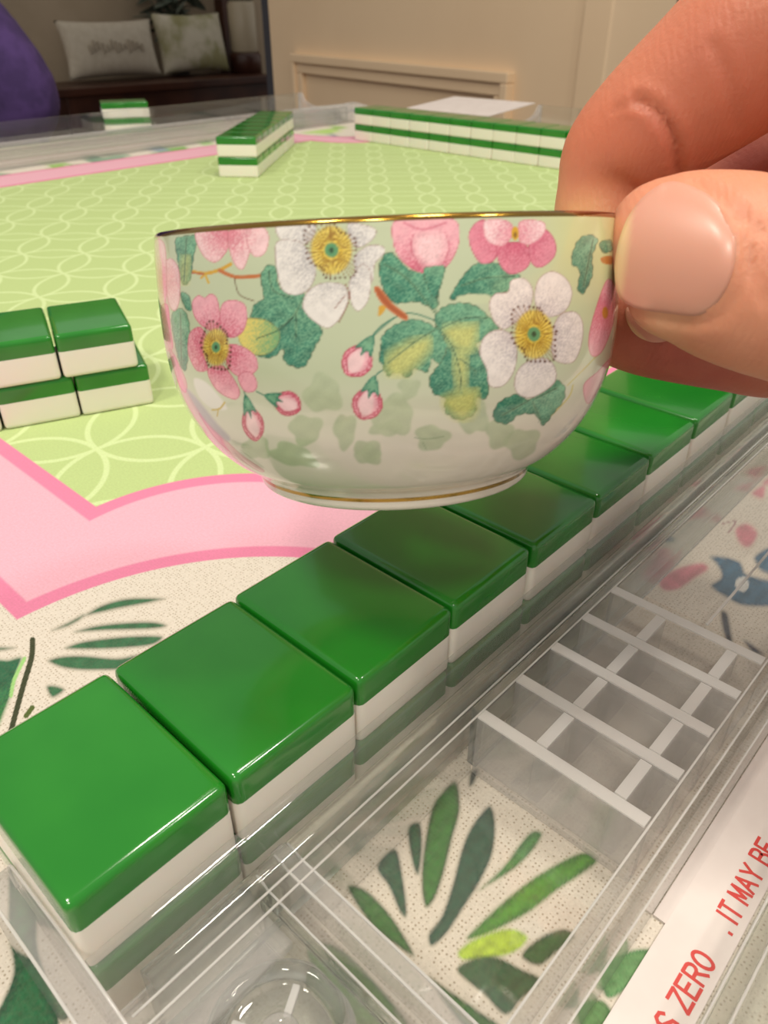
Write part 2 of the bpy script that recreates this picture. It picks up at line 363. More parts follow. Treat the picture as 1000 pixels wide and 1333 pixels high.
# scattered print over the cream border elsewhere (table-frame painter sharing the same colour arrays)
TP = Paint(Vw[:, 0], Vw[:, 1], MP.c, MP.a); rl = random.Random(3)
seen = lambda a, b: (-20 < a < 215 and -15 < b < 175)
for k in range(150):
    a, b = rl.uniform(A0, A1), rl.uniform(B0m, B1m)
    if seen(a, b) or (20 < a < 650 and 60 < b < 660): continue
    if b > 640 and a < 560: continue
    base = rl.uniform(0, 360)
    cset = rl.choice([(G1, (60, 120, 60)), (TEAL, (50, 110, 90)), (PK, (226, 150, 164)), (BL, (90, 130, 150)), (G3, (130, 180, 80))])
    for q in range(5):
        t = math.radians(base+q*rl.uniform(38, 60)); r0 = rl.uniform(12, 20)
        TP.ell(a+math.cos(t)*r0, b+math.sin(t)*r0, r0*.8, r0*.22, cset[0], math.degrees(t), col2=cset[1], g=('e', 4), soft=1.5)
MP.c, MP.a = TP.c, TP.a
na, nb = len(ga), len(gb)
I = (np.arange(na-1)[:, None]*nb+np.arange(nb-1)[None, :]).ravel()
Fq = np.c_[I, I+nb, I+nb+1, I+1]
Vm = Vw*.001
# rim skirt gives the mat its 2.4 mm thickness
bd = np.r_[np.arange(na)*nb, (na-1)*nb+np.arange(1, nb), (np.arange(na-1)[::-1])*nb+nb-1, np.arange(1, nb-1)[::-1]]
low = Vm[bd].copy(); low[:, 2] = -.0024; k0 = len(Vm); nbv = len(bd); jj = (np.arange(nbv)+1) % nbv
Fs = np.c_[bd, k0+np.arange(nbv), k0+jj, bd[jj]]
mat_me = mesh_np('table_mat', np.r_[Vm, low], np.r_[Fq, Fs], np.r_[np.c_[MP.c, MP.a], np.tile([.6, .55, .45, 0], (nbv, 1))])
def make_mat_material():
    m = bpy.data.materials.new('printed_mat'); m.use_nodes = True; nt = m.node_tree; b = nt.nodes['Principled BSDF']
    tc = nt.nodes.new('ShaderNodeTexCoord'); sx = nt.nodes.new('ShaderNodeSeparateXYZ'); nt.links.new(tc.outputs['Object'], sx.inputs[0])
    a, bb = N(nt, sx.outputs[0])*1000, N(nt, sx.outputs[1])*1000
    qa, qb = (a-336).abs(), (bb-359).abs()
    def sdf(ha, hb, R): return (qa-ha).max(qb-hb).max(R-length(qa-ha, qb-hb))
    si, so = sdf(263, 241, 54), sdf(298, 286, 71)
    # overlapping-circle lattice on the diagonals
    S = 34.; e1 = (a-bb)*(.7071/32.4)+.92; e2 = (a+bb)*(.7071/36.)+.806
    px, py = (e1.fract()-.5).abs(), (e2.fract()-.5).abs()
    d = None
    for sa in (-1, 1):
        for sb in (-1, 1):
            x = (px*sa)+.5; y = (py*sb)+.5; v = (length(x, y)-.7071).abs(); d = v if d is None else d.min(v)
    ln = (d*S).step(1.15, .55)
    nz = nt.nodes.new('ShaderNodeTexNoise'); nz.inputs['Scale'].default_value = 1500; nt.links.new(tc.outputs['Object'], nz.inputs['Vector'])
    nv = N(nt, nz.outputs[0])
    field = mixc(nt, ln, rgba(176, 196, 132), rgba(197, 215, 157))
    pink = mixc(nt, si.step(4.2, 5.2).min(so.step(-3.8, -4.8)), rgba(216, 126, 158), rgba(222, 168, 184))
    at = nt.nodes.new('ShaderNodeAttribute'); at.attribute_name = 'print'
    # open-knit cream ground
    vo = nt.nodes.new('ShaderNodeTexVoronoi'); vo.inputs['Scale'].default_value = 1350; vo.inputs['Randomness'].default_value = .35
    nt.links.new(tc.outputs['Object'], vo.inputs['Vector']); kn = N(nt, vo.outputs['Distance'])
    cream = mixc(nt, kn.step(.34, .12), rgba(214, 206, 193), rgba(170, 158, 140))
    flo = mixc(nt, N(nt, at.outputs['Alpha'])*.97, cream, at.outputs['Color'])
    c = mixc(nt, si.step(-.3, .3), field, mixc(nt, so.step(-.3, .3), pink, flo))
    c2 = mixc(nt, nv.step(.3, .7)*.12, c, rgba(120, 110, 90))
    nt.links.new(c2, b.inputs['Base Color']); b.inputs['Roughness'].default_value = .85; b.inputs['Specular IOR Level'].default_value = .25
    bp = nt.nodes.new('ShaderNodeBump'); bp.inputs['Strength'].default_value = .35; bp.inputs['Distance'].default_value = .0004
    nt.links.new((nv*.4+kn*.6).s, bp.inputs['Height']); nt.links.new(bp.outputs[0], b.inputs['Normal'])
    return m
tag(obj('table_mat', mat_me, make_mat_material(), rz=ROT), 'printed cloth mat with green lattice field, pink frame and floral cream border', 'table mat')

# ================================================================== TILES
m_green = noise_col(new_mat('green_resin', rough=.16, Coat_Weight=.5, Coat_Roughness=.06), rgba(22, 114, 24), rgba(30, 121, 28), 60, 2)
m_white = new_mat('ivory_resin', rgba(232, 226, 214), .3, Subsurface_Weight=.12, Subsurface_Scale=.004)
TWD, TDP, THK = 22.7, 30.0, 14.0
def tile_half(z0, z1):
    bm = boxm(-TWD/2, TWD/2, -TDP/2, TDP/2, 0, THK, bev=1.5, seg=4)
    for zc, up in ((z0, False), (z1, True)):
        if zc is None: continue
        r = bmesh.ops.bisect_plane(bm, geom=bm.verts[:]+bm.edges[:]+bm.faces[:], plane_co=(0, 0, zc*.001), plane_no=(0, 0, 1), clear_outer=up, clear_inner=not up)
        es = [e for e in r['geom_cut'] if isinstance(e, bmesh.types.BMEdge)]
        bmesh.ops.edgeloop_fill(bm, edges=es)
    return bm
t0 = empty('mahjong_tile'); obj('white_face', tile_half(None, 8.6), m_white, t0, True); obj('green_back', tile_half(8.6, None), m_green, t0, True)
for ch in t0.children:
    mod = None
    me = ch.data
    for p_ in me.polygons: p_.use_smooth = abs(p_.normal.z) < .999 or True
    me.set_sharp_from_angle(angle=math.radians(40))
first = [True]
jr = random.Random(7)
def tile(a, b, z, ang=0, label='', group='', jit=.25):
    o = t0 if first[0] else copy_tree(t0); first[0] = False
    o.location = W(a+jr.uniform(-jit, jit)*.5, b+jr.uniform(-jit, jit), z); o.rotation_euler = (0, 0, ROT+math.radians(ang)+jr.uniform(-.006, .006))
    return tag(o, label, 'mahjong tile', group)
for i in range(11):
    a = 9.9+23.25*i+TWD/2
    tile(a, 72.4, 0, 0, f'{ORD[i]} lower-layer mahjong tile from the curved rack end, in row beside the clear rack', 'lower tiles beside the near rack')
    tile(a, 72.4, THK, 0, f'{ORD[i]} upper green-backed mahjong tile from the curved rack end, in row beside the clear rack', 'upper tiles beside the near rack')
# short pair-stack on the lattice, turned a little
sa = math.degrees(math.atan2(214.5-223.1, 118.4-97.4))
ca, sn_ = math.cos(math.radians(sa)), math.sin(math.radians(sa))
for i in range(3):
    for l in (0, 1):
        u = 11.6-i*23.3+(-3.0 if l else 0); v = 15+(-.6 if l else 0)
        pos = ['end', 'middle', 'far-end'][i]
        tile(97.6+u*ca-v*sn_, 223+u*sn_+v*ca, l*THK, sa, f'{"upper" if l else "lower"} {pos} tile of short two-layer stack inside lattice field corner', 'short stack in the field corner')
# angled two-layer wall in the middle distance
qa_ = math.atan2(591.9-492.1, 520.5-395.4); qd = (math.cos(qa_), math.sin(qa_)); qn = (-qd[1], qd[0])
for i in range(7):
    for l in (0, 1):
        a = 392+qd[0]*(i*23+11.5)+qn[0]*15; b = 493+qd[1]*(i*23+11.5)+qn[1]*15
        tile(a, b, l*THK, math.degrees(qa_), f'{ORD[i]} {"upper" if l else "lower"} tile from the near end of the angled wall pushed into the field', 'angled wall of tiles')
# long wall on the far side
for i in range(14):
    for l in (0, 1):
        tile(575+15, 572-11.5-23*i, l*THK, 90, f'{ORD[i]} {"upper" if l else "lower"} tile from the free end of the long far wall', 'long far wall of tiles')
for i in range(2):
    for l in (0, 1):
        tile(448+20*i, 785-9*i, l*THK, -27, f'{ORD[i]} {"upper" if l else "lower"} tile of small stack behind far rack, before the bench', 'small stack behind the far rack', .1)

# ================================================================== ACRYLIC RACKS
m_gl = glass_mat('clear_acrylic_solid', (.97, .985, .975, 1))
m_sheet = clear_sheet_mat('clear_acrylic_sheet', (.985, .985, .98, 1), .025, (.84, .82, .81, 1))
m_wallsheet = clear_sheet_mat('clear_acrylic_divider', (.965, .965, .96, 1), .20, (.84, .82, .81, 1))
m_rail = clear_sheet_mat('clear_acrylic_rail', (.98, .98, .975, 1), .10, (.86, .84, .83, 1))
m_edge = clear_sheet_mat('pale_milky_acrylic', (.9, .9, .9, 1), .55, (.93, .92, .90, 1), .08)  # pale haze paints glints on the edges; the spokes share it
m_end = clear_sheet_mat('clear_acrylic_end', (.97, .97, .97, 1), .22, (.84, .82, .82, 1), .02)
R0, R1 = 9.6, 470.
rk = empty('tile_rack', W(0, 0, 0), ROT)
def divider(a0, a1, b0, b1, z1, mat=None, name='divider', edge=True):
    d_ = obj(name, boxm(a0, a1, b0, b1, .1, z1, bev=.25, seg=1), mat or m_wallsheet, rk)
    if edge: obj('edge_glint', boxm(a0+.15, a1-.15, b0+.15, b1-.15, z1-.05, z1+.25), m_edge, d_)  # pale strip painted as the gleam of the top edge
    return d_
# long rail next to the tiles: stepped clear profile with a groove
obj('back_rail', prism([(56.7, .1), (56.7, 18.2), *[(55.25+1.45*math.cos(t), 18.2+1.45*math.sin(t)) for t in np.linspace(.2, math.pi-.2, 13)], (53.8, 18.2), (53.8, .1)], R0, R1), m_rail, rk, True).data.set_sharp_from_angle(angle=math.radians(35))
for (b_, z_) in ((53.9, 8.6), (49.6, 14.1), (47.5, 14.1), (17.3, 14.1), (14.6, 13.9), (1.0, 8.9), (-1.5, 8.9), (12.7, 9.6)):
    obj('edge_glint', boxm(R0+1, R1-1, b_-.16, b_+.16, z_-.12, z_+.16, bev=.08, seg=1), m_edge, rk)  # thin pale strips imitate bright glints along the rails
obj('pusher_bar', prism([(53.2, 3), *[(51.6+1.6*math.cos(t), 14+1.6*math.sin(t)) for t in np.linspace(0, math.pi, 13)], (50, 3)], 14, R1-30), m_gl, rk, True).data.set_sharp_from_angle(angle=math.radians(35))
obj('side_wall', boxm(74.6, R1, 47.4, 49.4, .1, 14, bev=.4, seg=2), m_gl, rk)
obj('side_wall', boxm(38.5, 73.4, 47.4, 49.2, .1, 11, bev=.4, seg=2), m_sheet, rk)
# double partition and the compartments
obj('partition', boxm(34.6, 37.4, 18, 54, .1, 14, bev=.8, seg=3), m_end, rk)
for (x_, z_) in ((34.8, 13.8), (37.2, 13.8), (31.5, 12.8)): obj('edge_glint', boxm(x_-.15, x_+.15, 19, 52.5, z_-.15, z_+.25), m_edge, rk)  # painted glints along the partition tops
obj('partition', boxm(30.2, 31.6, 18, 52, .1, 13, bev=.4, seg=2), m_gl, rk)
cw = [74.6+10.95*k for k in range(5)]
for k, a in enumerate(cw):
    divider(a-1.2, a+1.2, 17.6, 47.4, 14)
for b in (36.5, 22.8):
    for k in range(4): divider(cw[k]+1.25, cw[k+1]-1.25, b-1.1, b+1.1, 13.9, name='cross_divider')
obj('tray_floor', boxm(cw[0], cw[-1], 17.6, 47.4, 1.2, 2.2), m_wallsheet, rk)
obj('base_sheet', boxm(38, 74, 17.6, 47.4, .15, 1.0), m_sheet, rk)
obj('cover_sheet', boxm(120.5, R1-2, 14, 47.3, 12.4, 14, bev=.4), m_sheet, rk)
obj('edge_glint', boxm(121, R1-4, 29, 29.5, 13.9, 14.15), m_edge, rk)  # bright reflection line on the sheet, built as a pale strip
obj('ridge', prism([(14.4, .1), (14.4, 13), (14.9, 14), (16.2, 14.4), (17.2, 14), (17.6, 13), (17.6, .1)], R0+2, R1), m_rail, rk)
obj('ridge_flange', boxm(R0+4, R1, 12.6, 14.2, .1, 9.5, bev=.5, seg=2), m_rail, rk)
obj('front_lip', prism([(-1.8, .1), (-1.8, 8.4), (-1.2, 9), (.6, 9), (1.3, 8.4), (1.3, .1)], R0+2, R1), m_gl, rk)
obj('tile_shelf', prism([(-2, 1), (-2, 3.4), (-26, 8.4), (-26, 6)], R0+2, R1), m_gl, rk)
obj('tile_backstop', prism([(-26, 6), (-26, 24), (-28.2, 24), (-28.2, 4)], R0+2, R1), m_gl, rk)
# curved end panels
endp = catmull([(79, 8), (78.5, 13), (75, 17.5), (68, 18.5), (60, 19.5), (50, 19.0), (38, 16), (20, 14), (0, 11), (-20, 15), (-29, 24), (-31, 12), (-30, .8), (0, .7), (40, .7), (70, .8), (76, 2.5)], True, 5)
for (x0, x1) in ((R0-4.2, R0-.2), (R1, R1+4)): 
    ep = obj('end_panel', prism([tuple(q) for q in endp], x0, x1, bev=.0), m_end, rk)
    for xe in (x0+.1, x1-.1):
        ev, ef = sweep([(Vector((xe, q[0], q[1]))*.001, .00022, .00022) for q in endp[:50]], 6, Vector((1, 0, 0)))
        obj('edge_glint', mesh_np('edge_glint', np.array([list(v) for v in ev]), ef), m_edge, ep, True)  # pale bead imitates the highlight along the panel outline
# round fitting in the small end compartment
kn = obj('round_fitting', lathe([(0, 1), (9.2, 1), (9.4, 8), (9.0, 9.6), (8.2, 10.2), (7.2, 9.8), (6.8, 8.8), (6.2, 8.4), (2.6, 8.4), (2.2, 9.2), (0, 9.4)], 56), m_gl, rk, True, loc=(.0218, .0372, 0))
obj('fitting_cap', lathe([(0, 9.5), (2.4, 9.5), (2.6, 10), (2.2, 10.5), (0, 10.6)], 32), m_wallsheet, kn, True)
for k in range(4):
    s_ = obj('spoke', boxm(2.4, 6.2, -.5, .5, 8.5, 9.4, bev=.2), m_edge, kn); s_.rotation_euler.z = .5+k*math.pi/2
obj('end_tray', boxm(R0+1, 30, 18, 53, .15, 1.0), m_wallsheet, rk)
obj('ledge', prism([(52.9, 9), (52.9, 10.4), (44, 10.4), (44, 9)], R0+.5, 30), m_wallsheet, rk)
tag(rk, 'clear acrylic tile rack with curved end, chip trays and white card slot', 'tile rack')
def place_rack(rz, ca_, cb_, label):
    r = copy_tree(rk); tag(r, label, 'tile rack')
    r.rotation_euler = (0, 0, ROT+rz); r.location = W(ca_, cb_, 0); return r
place_rack(math.pi, 672, 718, 'clear acrylic tile rack along the far table edge, before the bench')
place_rack(math.pi/2, 717, 5, 'clear acrylic tile rack behind the long far wall of tiles')

# ------------------------------------------------------------------ printed card lying in the rack slot
m_card = noise_col(new_mat('white_card', rough=.6), rgba(206, 196, 191), rgba(212, 203, 198), 90)
m_red = new_mat('red_ink', rgba(196, 66, 60), .6)
cd = empty('score_card', W(60, 6, .2), ROT, 'folded white card with red lettering in the near rack slot', 'card')
obj('card_sheet', boxm(-60, 60, -4.3, 4.6, 0, .35), m_card, cd)
obj('card_fold', boxm(11.5, 60, 4.6, 6.5, 0, .3), m_card, cd)
arc = lambda cx, cy, rx, ry, t0, t1, n=9: [(cx+rx*math.cos(math.radians(t)), cy+ry*math.sin(math.radians(t))) for t in np.linspace(t0, t1, n)]
GLY = {'A': [[(0, 0), (.5, 1), (1, 0)], [(.2, .36), (.8, .36)]], 'S': [[(.95, .80), (.75, .98), (.3, 1), (.05, .84), (.08, .64), (.5, .5), (.92, .37), (.96, .16), (.7, 0), (.25, 0), (.02, .2)]], 'Z': [[(0, 1), (1, 1), (0, 0), (1, 0)]],
       'E': [[(1, 1), (0, 1), (0, 0), (1, 0)], [(0, .52), (.8, .52)]], 'R': [[(0, 0), (0, 1), (.5, 1)]+arc(.55, .75, .4, .25, 90, -90)+[(0, .5)], [(.5, .5), (1, 0)]], 'O': [arc(.5, .5, .5, .5, 0, 360, 25)],
       'I': [[(.5, 0), (.5, 1)]], 'T': [[(0, 1), (1, 1)], [(.5, 1), (.5, 0)]], 'M': [[(0, 0), (.06, 1), (.5, .2), (.94, 1), (1, 0)]], 'Y': [[(0, 1), (.5, .48), (1, 1)], [(.5, .48), (.5, 0)]],
       'B': [[(0, 0), (0, 1), (.5, 1)]+arc(.5, .76, .4, .24, 90, -90)+[(0, .52)], [(.5, .52)]+arc(.52, .26, .46, .26, 90, -90)+[(0, 0)]], '.': [[(0, 0), (0, .12)]]}
def text(body, a0, a1, b0, cap, parent, mat, sw=.5):
    wl = [.25 if c == 'I' else 1. for c in body]; gap = .34; tot = sum(wl)+gap*(len(body)-1); u = (a1-a0)/tot; x = a0; bm = bmesh.new()
    for c, wd in zip(body, wl):
        for li, L in enumerate(GLY[c]):
            P = [Vector((x+(px_ if c != 'I' else .125)*u*(1 if c != 'I' else 1)-60, b0+py_*cap-6)) for px_, py_ in L]
            for q, (p0, p1) in enumerate(zip(P, P[1:])):
                d_ = (p1-p0).normalized(); n_ = Vector((-d_.y, d_.x))*sw/2; e_ = d_*sw*.32; z = .36+.012*((q+li*2) % 5)
                bm.faces.new([bm.verts.new(Vector((v.x, v.y, z))*.001) for v in (p0-e_-n_, p1+e_-n_, p1+e_+n_, p0-e_+n_)])
        x += (wd+gap)*u
    return obj('lettering', bm, mat, parent)
text('AS', 56.2, 60.2, 2.95, 2.9, cd, m_red); text('ZERO', 62.2, 71.0, 2.95, 2.9, cd, m_red); text('.', 76.4, 76.9, 2.9, 2.9, cd, m_red)
text('IT', 78.2, 80.6, 2.95, 2.9, cd, m_red); text('MAY', 82.2, 88.6, 2.95, 2.9, cd, m_red); text('BE', 90.6, 94.6, 2.95, 2.9, cd, m_red)

wc = empty('paper_card', W(702, 522, 19.75), ROT, 'blank white card lying across the rack behind the long far wall', 'card')
pc = obj('card_sheet', boxm(-42, 44, -40, 60, 0, .5), m_card, wc); pc.rotation_euler = (0, -.052, .06); pc.location = (0, 0, .0024)

# ================================================================== TEACUP
rim_c = CC(.2, 38.6, 104.)
tilt, roll = math.radians(15.4), math.radians(2.4)
RM = Matrix.Rotation(-roll, 3, 'Y') @ Matrix.Rotation(-tilt, 3, 'X')
CUPH = 34.2
cup_base = rim_c-(RM @ Vector((0, 0, CUPH*.001)))
outer = [(17.2, .3), (17.6, 0), (18.5, 0), (19.1, .5), (19.3, 1.3), (19.6, 2.3), (20.6, 3.2), (22.8, 4.6), (25.0, 6.9), (27.0, 9.8), (28.5, 13.0), (29.5, 16.5), (30.05, 21), (30.2, 26), (30.1, 31), (29.85, 34.5), (29.75, 35.6)]
KZ = CUPH/36.; outer = [(r*1.02, z*KZ) for r, z in outer]
op = catmull(outer, False, 24)
seg = np.r_[0, np.cumsum(np.hypot(*np.diff(op, axis=0).T))]
sN = 300; si_ = np.linspace(0, seg[-1], sN); op = np.c_[np.interp(si_, seg, op[:, 0]), np.interp(si_, seg, op[:, 1])]
thf = np.linspace(-math.pi, 0, 560, endpoint=False); thb = np.linspace(0, math.pi, 150, endpoint=False)
ths = np.r_[thf, thb]; nT = len(ths)
V = np.c_[(op[:, None, 0]*np.cos(ths)[None]).ravel(), (op[:, None, 0]*np.sin(ths)[None]).ravel(), np.repeat(op[:, 1], nT)]
Vf = V.copy(); Vf[:, 1] = -np.abs(Vf[:, 1])
RMn = np.array(RM); wv = (Vf*.001)@RMn.T+np.array(cup_base)
cx, cy = project(wv)
CP = Paint(cx, cy, (224, 217, 203)); CP.a[:] = 1
zz = V[:, 2]/KZ
# celadon wash fading into white towards the foot
t = np.clip((zz-11)/9, 0, 1)[:, None]; CP.c = CP.c*(1-t)+s2l((190, 200, 168))*t
t = (np.clip((cx-680)/60, 0, 1)*np.clip((440-cy)/120, 0, 1)*.6)[:, None]; CP.c = CP.c*(1-t)+s2l((212, 212, 140))*t
c1, c2 = crop(190, 260, 3.125), crop(480, 260, 2.857)
SG = (178, 190, 156)
def ghost(X, Y, rx, ry, r):
    ph = X*.37+Y*.11; t = np.linspace(0, 2*np.pi, 40, endpoint=False); rr = 1+.13*np.cos(3*t+ph)+.09*np.cos(5*t+2*ph)
    c_, s_ = math.cos(math.radians(r)), math.sin(math.radians(r)); x_, y_ = rx*rr*np.cos(t), ry*rr*np.sin(t)
    CP.blob(np.c_[X+x_*c_-y_*s_, Y+x_*s_+y_*c_], SG, smooth=False, soft=3, alpha=.85, mott=.07)
for (x, y, rx, ry, r) in ((720, 790, 78, 78, 0), (650, 935, 66, 62, 0), (600, 1040, 98, 45, 15), (450, 1005, 56, 52, 20), (810, 940, 45, 72, 0), (905, 1020, 58, 42, 20), (980, 930, 70, 30, -10), (560, 830, 40, 30, 0)):
    X, Y = c1([(x, y)])[0]; ghost(X, Y, rx/3.125, ry/3.125, r)
for (x, y, rx, ry, r) in ((90, 800, 80, 72, 0), (0, 950, 50, 36, 0), (235, 885, 62, 48, 0), (390, 800, 55, 75, 0), (485, 870, 50, 55, 0), (570, 905, 65, 55, -20), (150, 700, 40, 40, 0)):
    X, Y = c2([(x, y)])[0]; ghost(X, Y, rx/2.857, ry/2.857, r)
CP.line(c2([(170, 885), (220, 890), (280, 880)]), (140, 160, 130), 1); CP.line(c2([(200, 900), (215, 930)]), (140, 160, 130), 1)
PKc, PKe, PKl, PKd = (214, 112, 134), (236, 176, 186), (240, 204, 206), (190, 70, 100)
T1, T2, YL, BR = (52, 122, 100), (118, 170, 136), (216, 204, 92), (120, 66, 50)
def leaf(k, pts, vein=None, yl=None, out=(78, 84, 56), c1_=T1, c2_=T2):
    q0 = np.array(k(pts)); lo_, hi_ = q0.min(0), q0.max(0)
    q1 = catmull(q0, True, 8); tg = np.roll(q1, -1, 0)-np.roll(q1, 1, 0); L1 = np.hypot(*tg.T)[:, None]+1e-9; nm = np.c_[tg[:, 1], -tg[:, 0]]/L1
    ar = np.cumsum(np.hypot(*(q1-np.roll(q1, 1, 0)).T)); ctr = q1.mean(0); sg_ = np.sign(((q1-ctr)*nm).sum(1).mean())
    q0 = q1+nm*sg_*((1.9*np.abs(np.sin(np.pi*ar/12.))-.9)*min(1, np.ptp(q1[:, 0])/40))[:, None]
    CP.blob(q0, c1_, c2_, ('l', lo_[0], hi_[1], hi_[0], lo_[1]), stip=.7, soft=1.4, out=out, ow=.9, mott=.20, smooth=False)
    for q in (yl or []): CP.blob(k(q), (204, 204, 120), soft=18, alpha=.85, stip=.3)
    for q in (vein or []):
        vq = catmull(k(q), False, 4) if len(q) > 2 else np.linspace(k(q)[0], k(q)[1], 8)
        CP.line(vq, (150, 186, 140), 3.2, .3, smooth=False); CP.line(vq, (36, 74, 58), 1.2, .9, smooth=False)
        for h in range(2, len(vq)-1, 2):
            t_ = vq[h]-vq[h-1]; t_ = t_/(np.hypot(*t_)+1e-9)
            for sg in (-1, 1):
                e_ = vq[h]+7*(t_*.8+sg*np.array([-t_[1], t_[0]])*.6); CP.line([vq[h], e_], (44, 88, 66), .9, .45)
def petals(k, cen, R, lst, ci, ce, out):
    X, Y = k([cen])[0]
    for p_ in lst: CP.blob(k(p_), ci, ce, ('r', X, Y, R), stip=.55, soft=1.3, out=out, ow=1.0, stri=(X, Y, .10, 46, R), mott=.06)
def heart(k, cen, rx, ry, ra, n=34, rot=0):
    X, Y = k([cen])[0]
    CP.ell(X, Y, rx, ry, (214, 182, 60), rot, stip=.6, soft=4, col2=(230, 208, 104), g=('r', X, Y, ry), stri=(X, Y, .35, 40, 60))
    for i in range(n):
        t_ = 2*math.pi*i/n+.07*math.sin(i*7); rr = ra*(.98+.20*math.sin(i*12.9)+.08*math.sin(i*5.3))
        x1, y1 = X+rx*rr*math.cos(t_), Y+ry*rr*math.sin(t_)
        CP.line([(X+rx*.42*math.cos(t_), Y+ry*.42*math.sin(t_)), (x1, y1)], (136, 92, 34), 1.1, .85)
        CP.ell(x1, y1, 1.3+.7*((i*37) % 10)/10, 1.6, (92, 54, 34))
    CP.ell(X, Y, rx*.34, ry*.30, (92, 150, 104), soft=2); CP.ell(X, Y, rx*.12, ry*.12, (50, 80, 56))
def bud(k, cen, rx, ry, rot, cal, crot=0):
    X, Y = k([cen])[0]; cX, cY = k([cal])[0]; d_ = np.array([X-cX, Y-cY]); d_ = d_/np.hypot(*d_); p_ = np.array([-d_[1], d_[0]]); o = np.array([X, Y])
    sh = lambda L: [tuple(o+d_*a*ry+p_*b_*rx) for a, b_ in L]
    CP.blob(sh([(-1, 0), (-.8, .55), (-.1, 1), (.6, .82), (1.05, .25), (.95, -.3), (.6, -.8), (-.1, -1), (-.8, -.55)]), (200, 84, 108), PKe, ('e', 8), stip=.8, out=(176, 60, 84), ow=1, mott=.1)
    CP.blob(sh([(-.8, .1), (-.2, .55), (.5, .5), (.8, .05), (.5, -.4), (-.3, -.35)]), PKl, (228, 150, 166), ('e', -5), stip=.8, soft=4, mott=.1)
    CP.line(sh([(-.7, .4), (.1, .72), (.85, .2)]), (184, 60, 88), 2.2, .75); CP.line(sh([(-.7, -.45), (.2, -.75), (.9, -.1)]), (190, 70, 96), 1.8, .6)
    CP.blob(sh([(-1.7, .12), (-1.2, .42), (-.55, .62), (-.75, .2), (-.3, .02), (-.75, -.2), (-.55, -.62), (-1.2, -.42), (-1.7, -.12)]), T1, T2, ('e', 5), stip=.6, mott=.15)
# stems and twigs
CP.line(c1([(180, 290), (240, 300), (300, 285), (345, 262)]), (206, 160, 50), 4.6); CP.line(c1([(300, 288), (370, 315), (470, 308)]), (190, 112, 60), 5); CP.line(c1([(240, 302), (225, 318)]), (206, 160, 50), 3)
CP.line(c1([(240, 302), (255, 338)]), (206, 170, 60), 3); CP.line(c1([(180, 296), (235, 302)]), (176, 96, 60), 2.4)
CP.line(c1([(360, 320), (380, 385), (440, 412)]), (110, 84, 60), 1.4)
CP.line(c1([(1010, 480), (940, 540), (915, 570)]), T1, 1.6); CP.line(c2([(250, 450), (150, 422), (60, 460), (10, 510)]), T1, 1.8); CP.line(c2([(60, 630), (30, 650), (10, 690)]), T1, 1.8)
CP.line(c1([(450, 780), (490, 800)]), T1, 1.5); CP.line(c1([(400, 780), (408, 810)]), T1, 1.5)
CP.line(c2([(740, 690), (830, 600), (880, 540)]), (190, 180, 90), 1.6, .7); CP.line(c2([(650, 830), (740, 740), (760, 690)]), (200, 186, 80), 2, .7)
# leaves
leaf(c1, [(120, 165), (160, 148), (212, 150), (196, 220), (178, 330), (145, 337), (130, 250)], [[(165, 155), (155, 330)]], [[(150, 240), (175, 240), (165, 330), (145, 330)]])
leaf(c1, [(105, 470), (150, 445), (178, 520), (165, 685), (140, 672), (115, 570)], [[(140, 460), (145, 670)]])
leaf(c1, [(140, 380), (175, 390), (185, 450), (160, 440)])
leaf(c1, [(468, 310), (500, 265), (532, 285), (540, 350), (590, 382), (645, 385), (650, 440), (702, 500), (716, 545), (690, 595), (650, 672), (610, 682), (562, 655), (560, 605), (520, 638), (470, 640), (420, 600), (420, 520), (440, 430), (478, 400)],
     [[(640, 395), (610, 460), (560, 510), (450, 565)], [(612, 450), (610, 560)], [(500, 290), (520, 370), (600, 400)]])
CP.blob(c1([(375, 560), (402, 490), (450, 482), (500, 495), (545, 540), (530, 600), (480, 632), (420, 622)]), (222, 206, 110), (120, 170, 116), ('l', *c1([(390, 540)])[0], *c1([(540, 560)])[0]), stip=.5, soft=2, out=(110, 100, 60), ow=.8)
CP.line(c1([(600, 480), (540, 530), (450, 565)]), (40, 78, 60), 1.2)
leaf(c2, [(40, 245), (80, 195), (160, 265), (240, 250), (285, 245), (262, 340), (250, 405), (180, 380), (90, 382), (50, 320)], [[(60, 240), (150, 300), (245, 420)], [(258, 270), (250, 430)]])
leaf(c2, [(305, 372), (340, 300), (400, 238), (470, 235), (562, 280), (520, 335), (440, 365), (380, 348)], [[(345, 320), (440, 290), (545, 285)]])
CP.blob(c2([(330, 360), (440, 352), (450, 382), (360, 385)]), (196, 206, 170), soft=3)
leaf(c2, [(757, 205), (780, 150), (820, 130), (852, 150), (832, 210), (832, 280), (800, 347), (778, 332), (785, 265), (758, 240)], [[(835, 150), (800, 320)]])
leaf(c2, [(860, 160), (900, 150), (905, 190), (870, 195)])
leaf(c2, [(246, 440), (280, 398), (345, 384), (400, 396), (452, 440), (484, 482), (432, 515), (400, 540), (424, 592), (446, 650), (440, 735), (398, 738), (396, 792), (338, 818), (286, 790), (284, 738), (244, 722), (226, 668), (262, 610), (290, 545), (258, 490)],
     [[(255, 470), (310, 545), (340, 640), (345, 720)], [(265, 480), (360, 440), (440, 440)], [(340, 590), (400, 640)]], [[(280, 480), (400, 465), (385, 560), (320, 550)], [(275, 745), (400, 705), (395, 790), (340, 820)], [(320, 580), (365, 580), (360, 700), (330, 690)]])
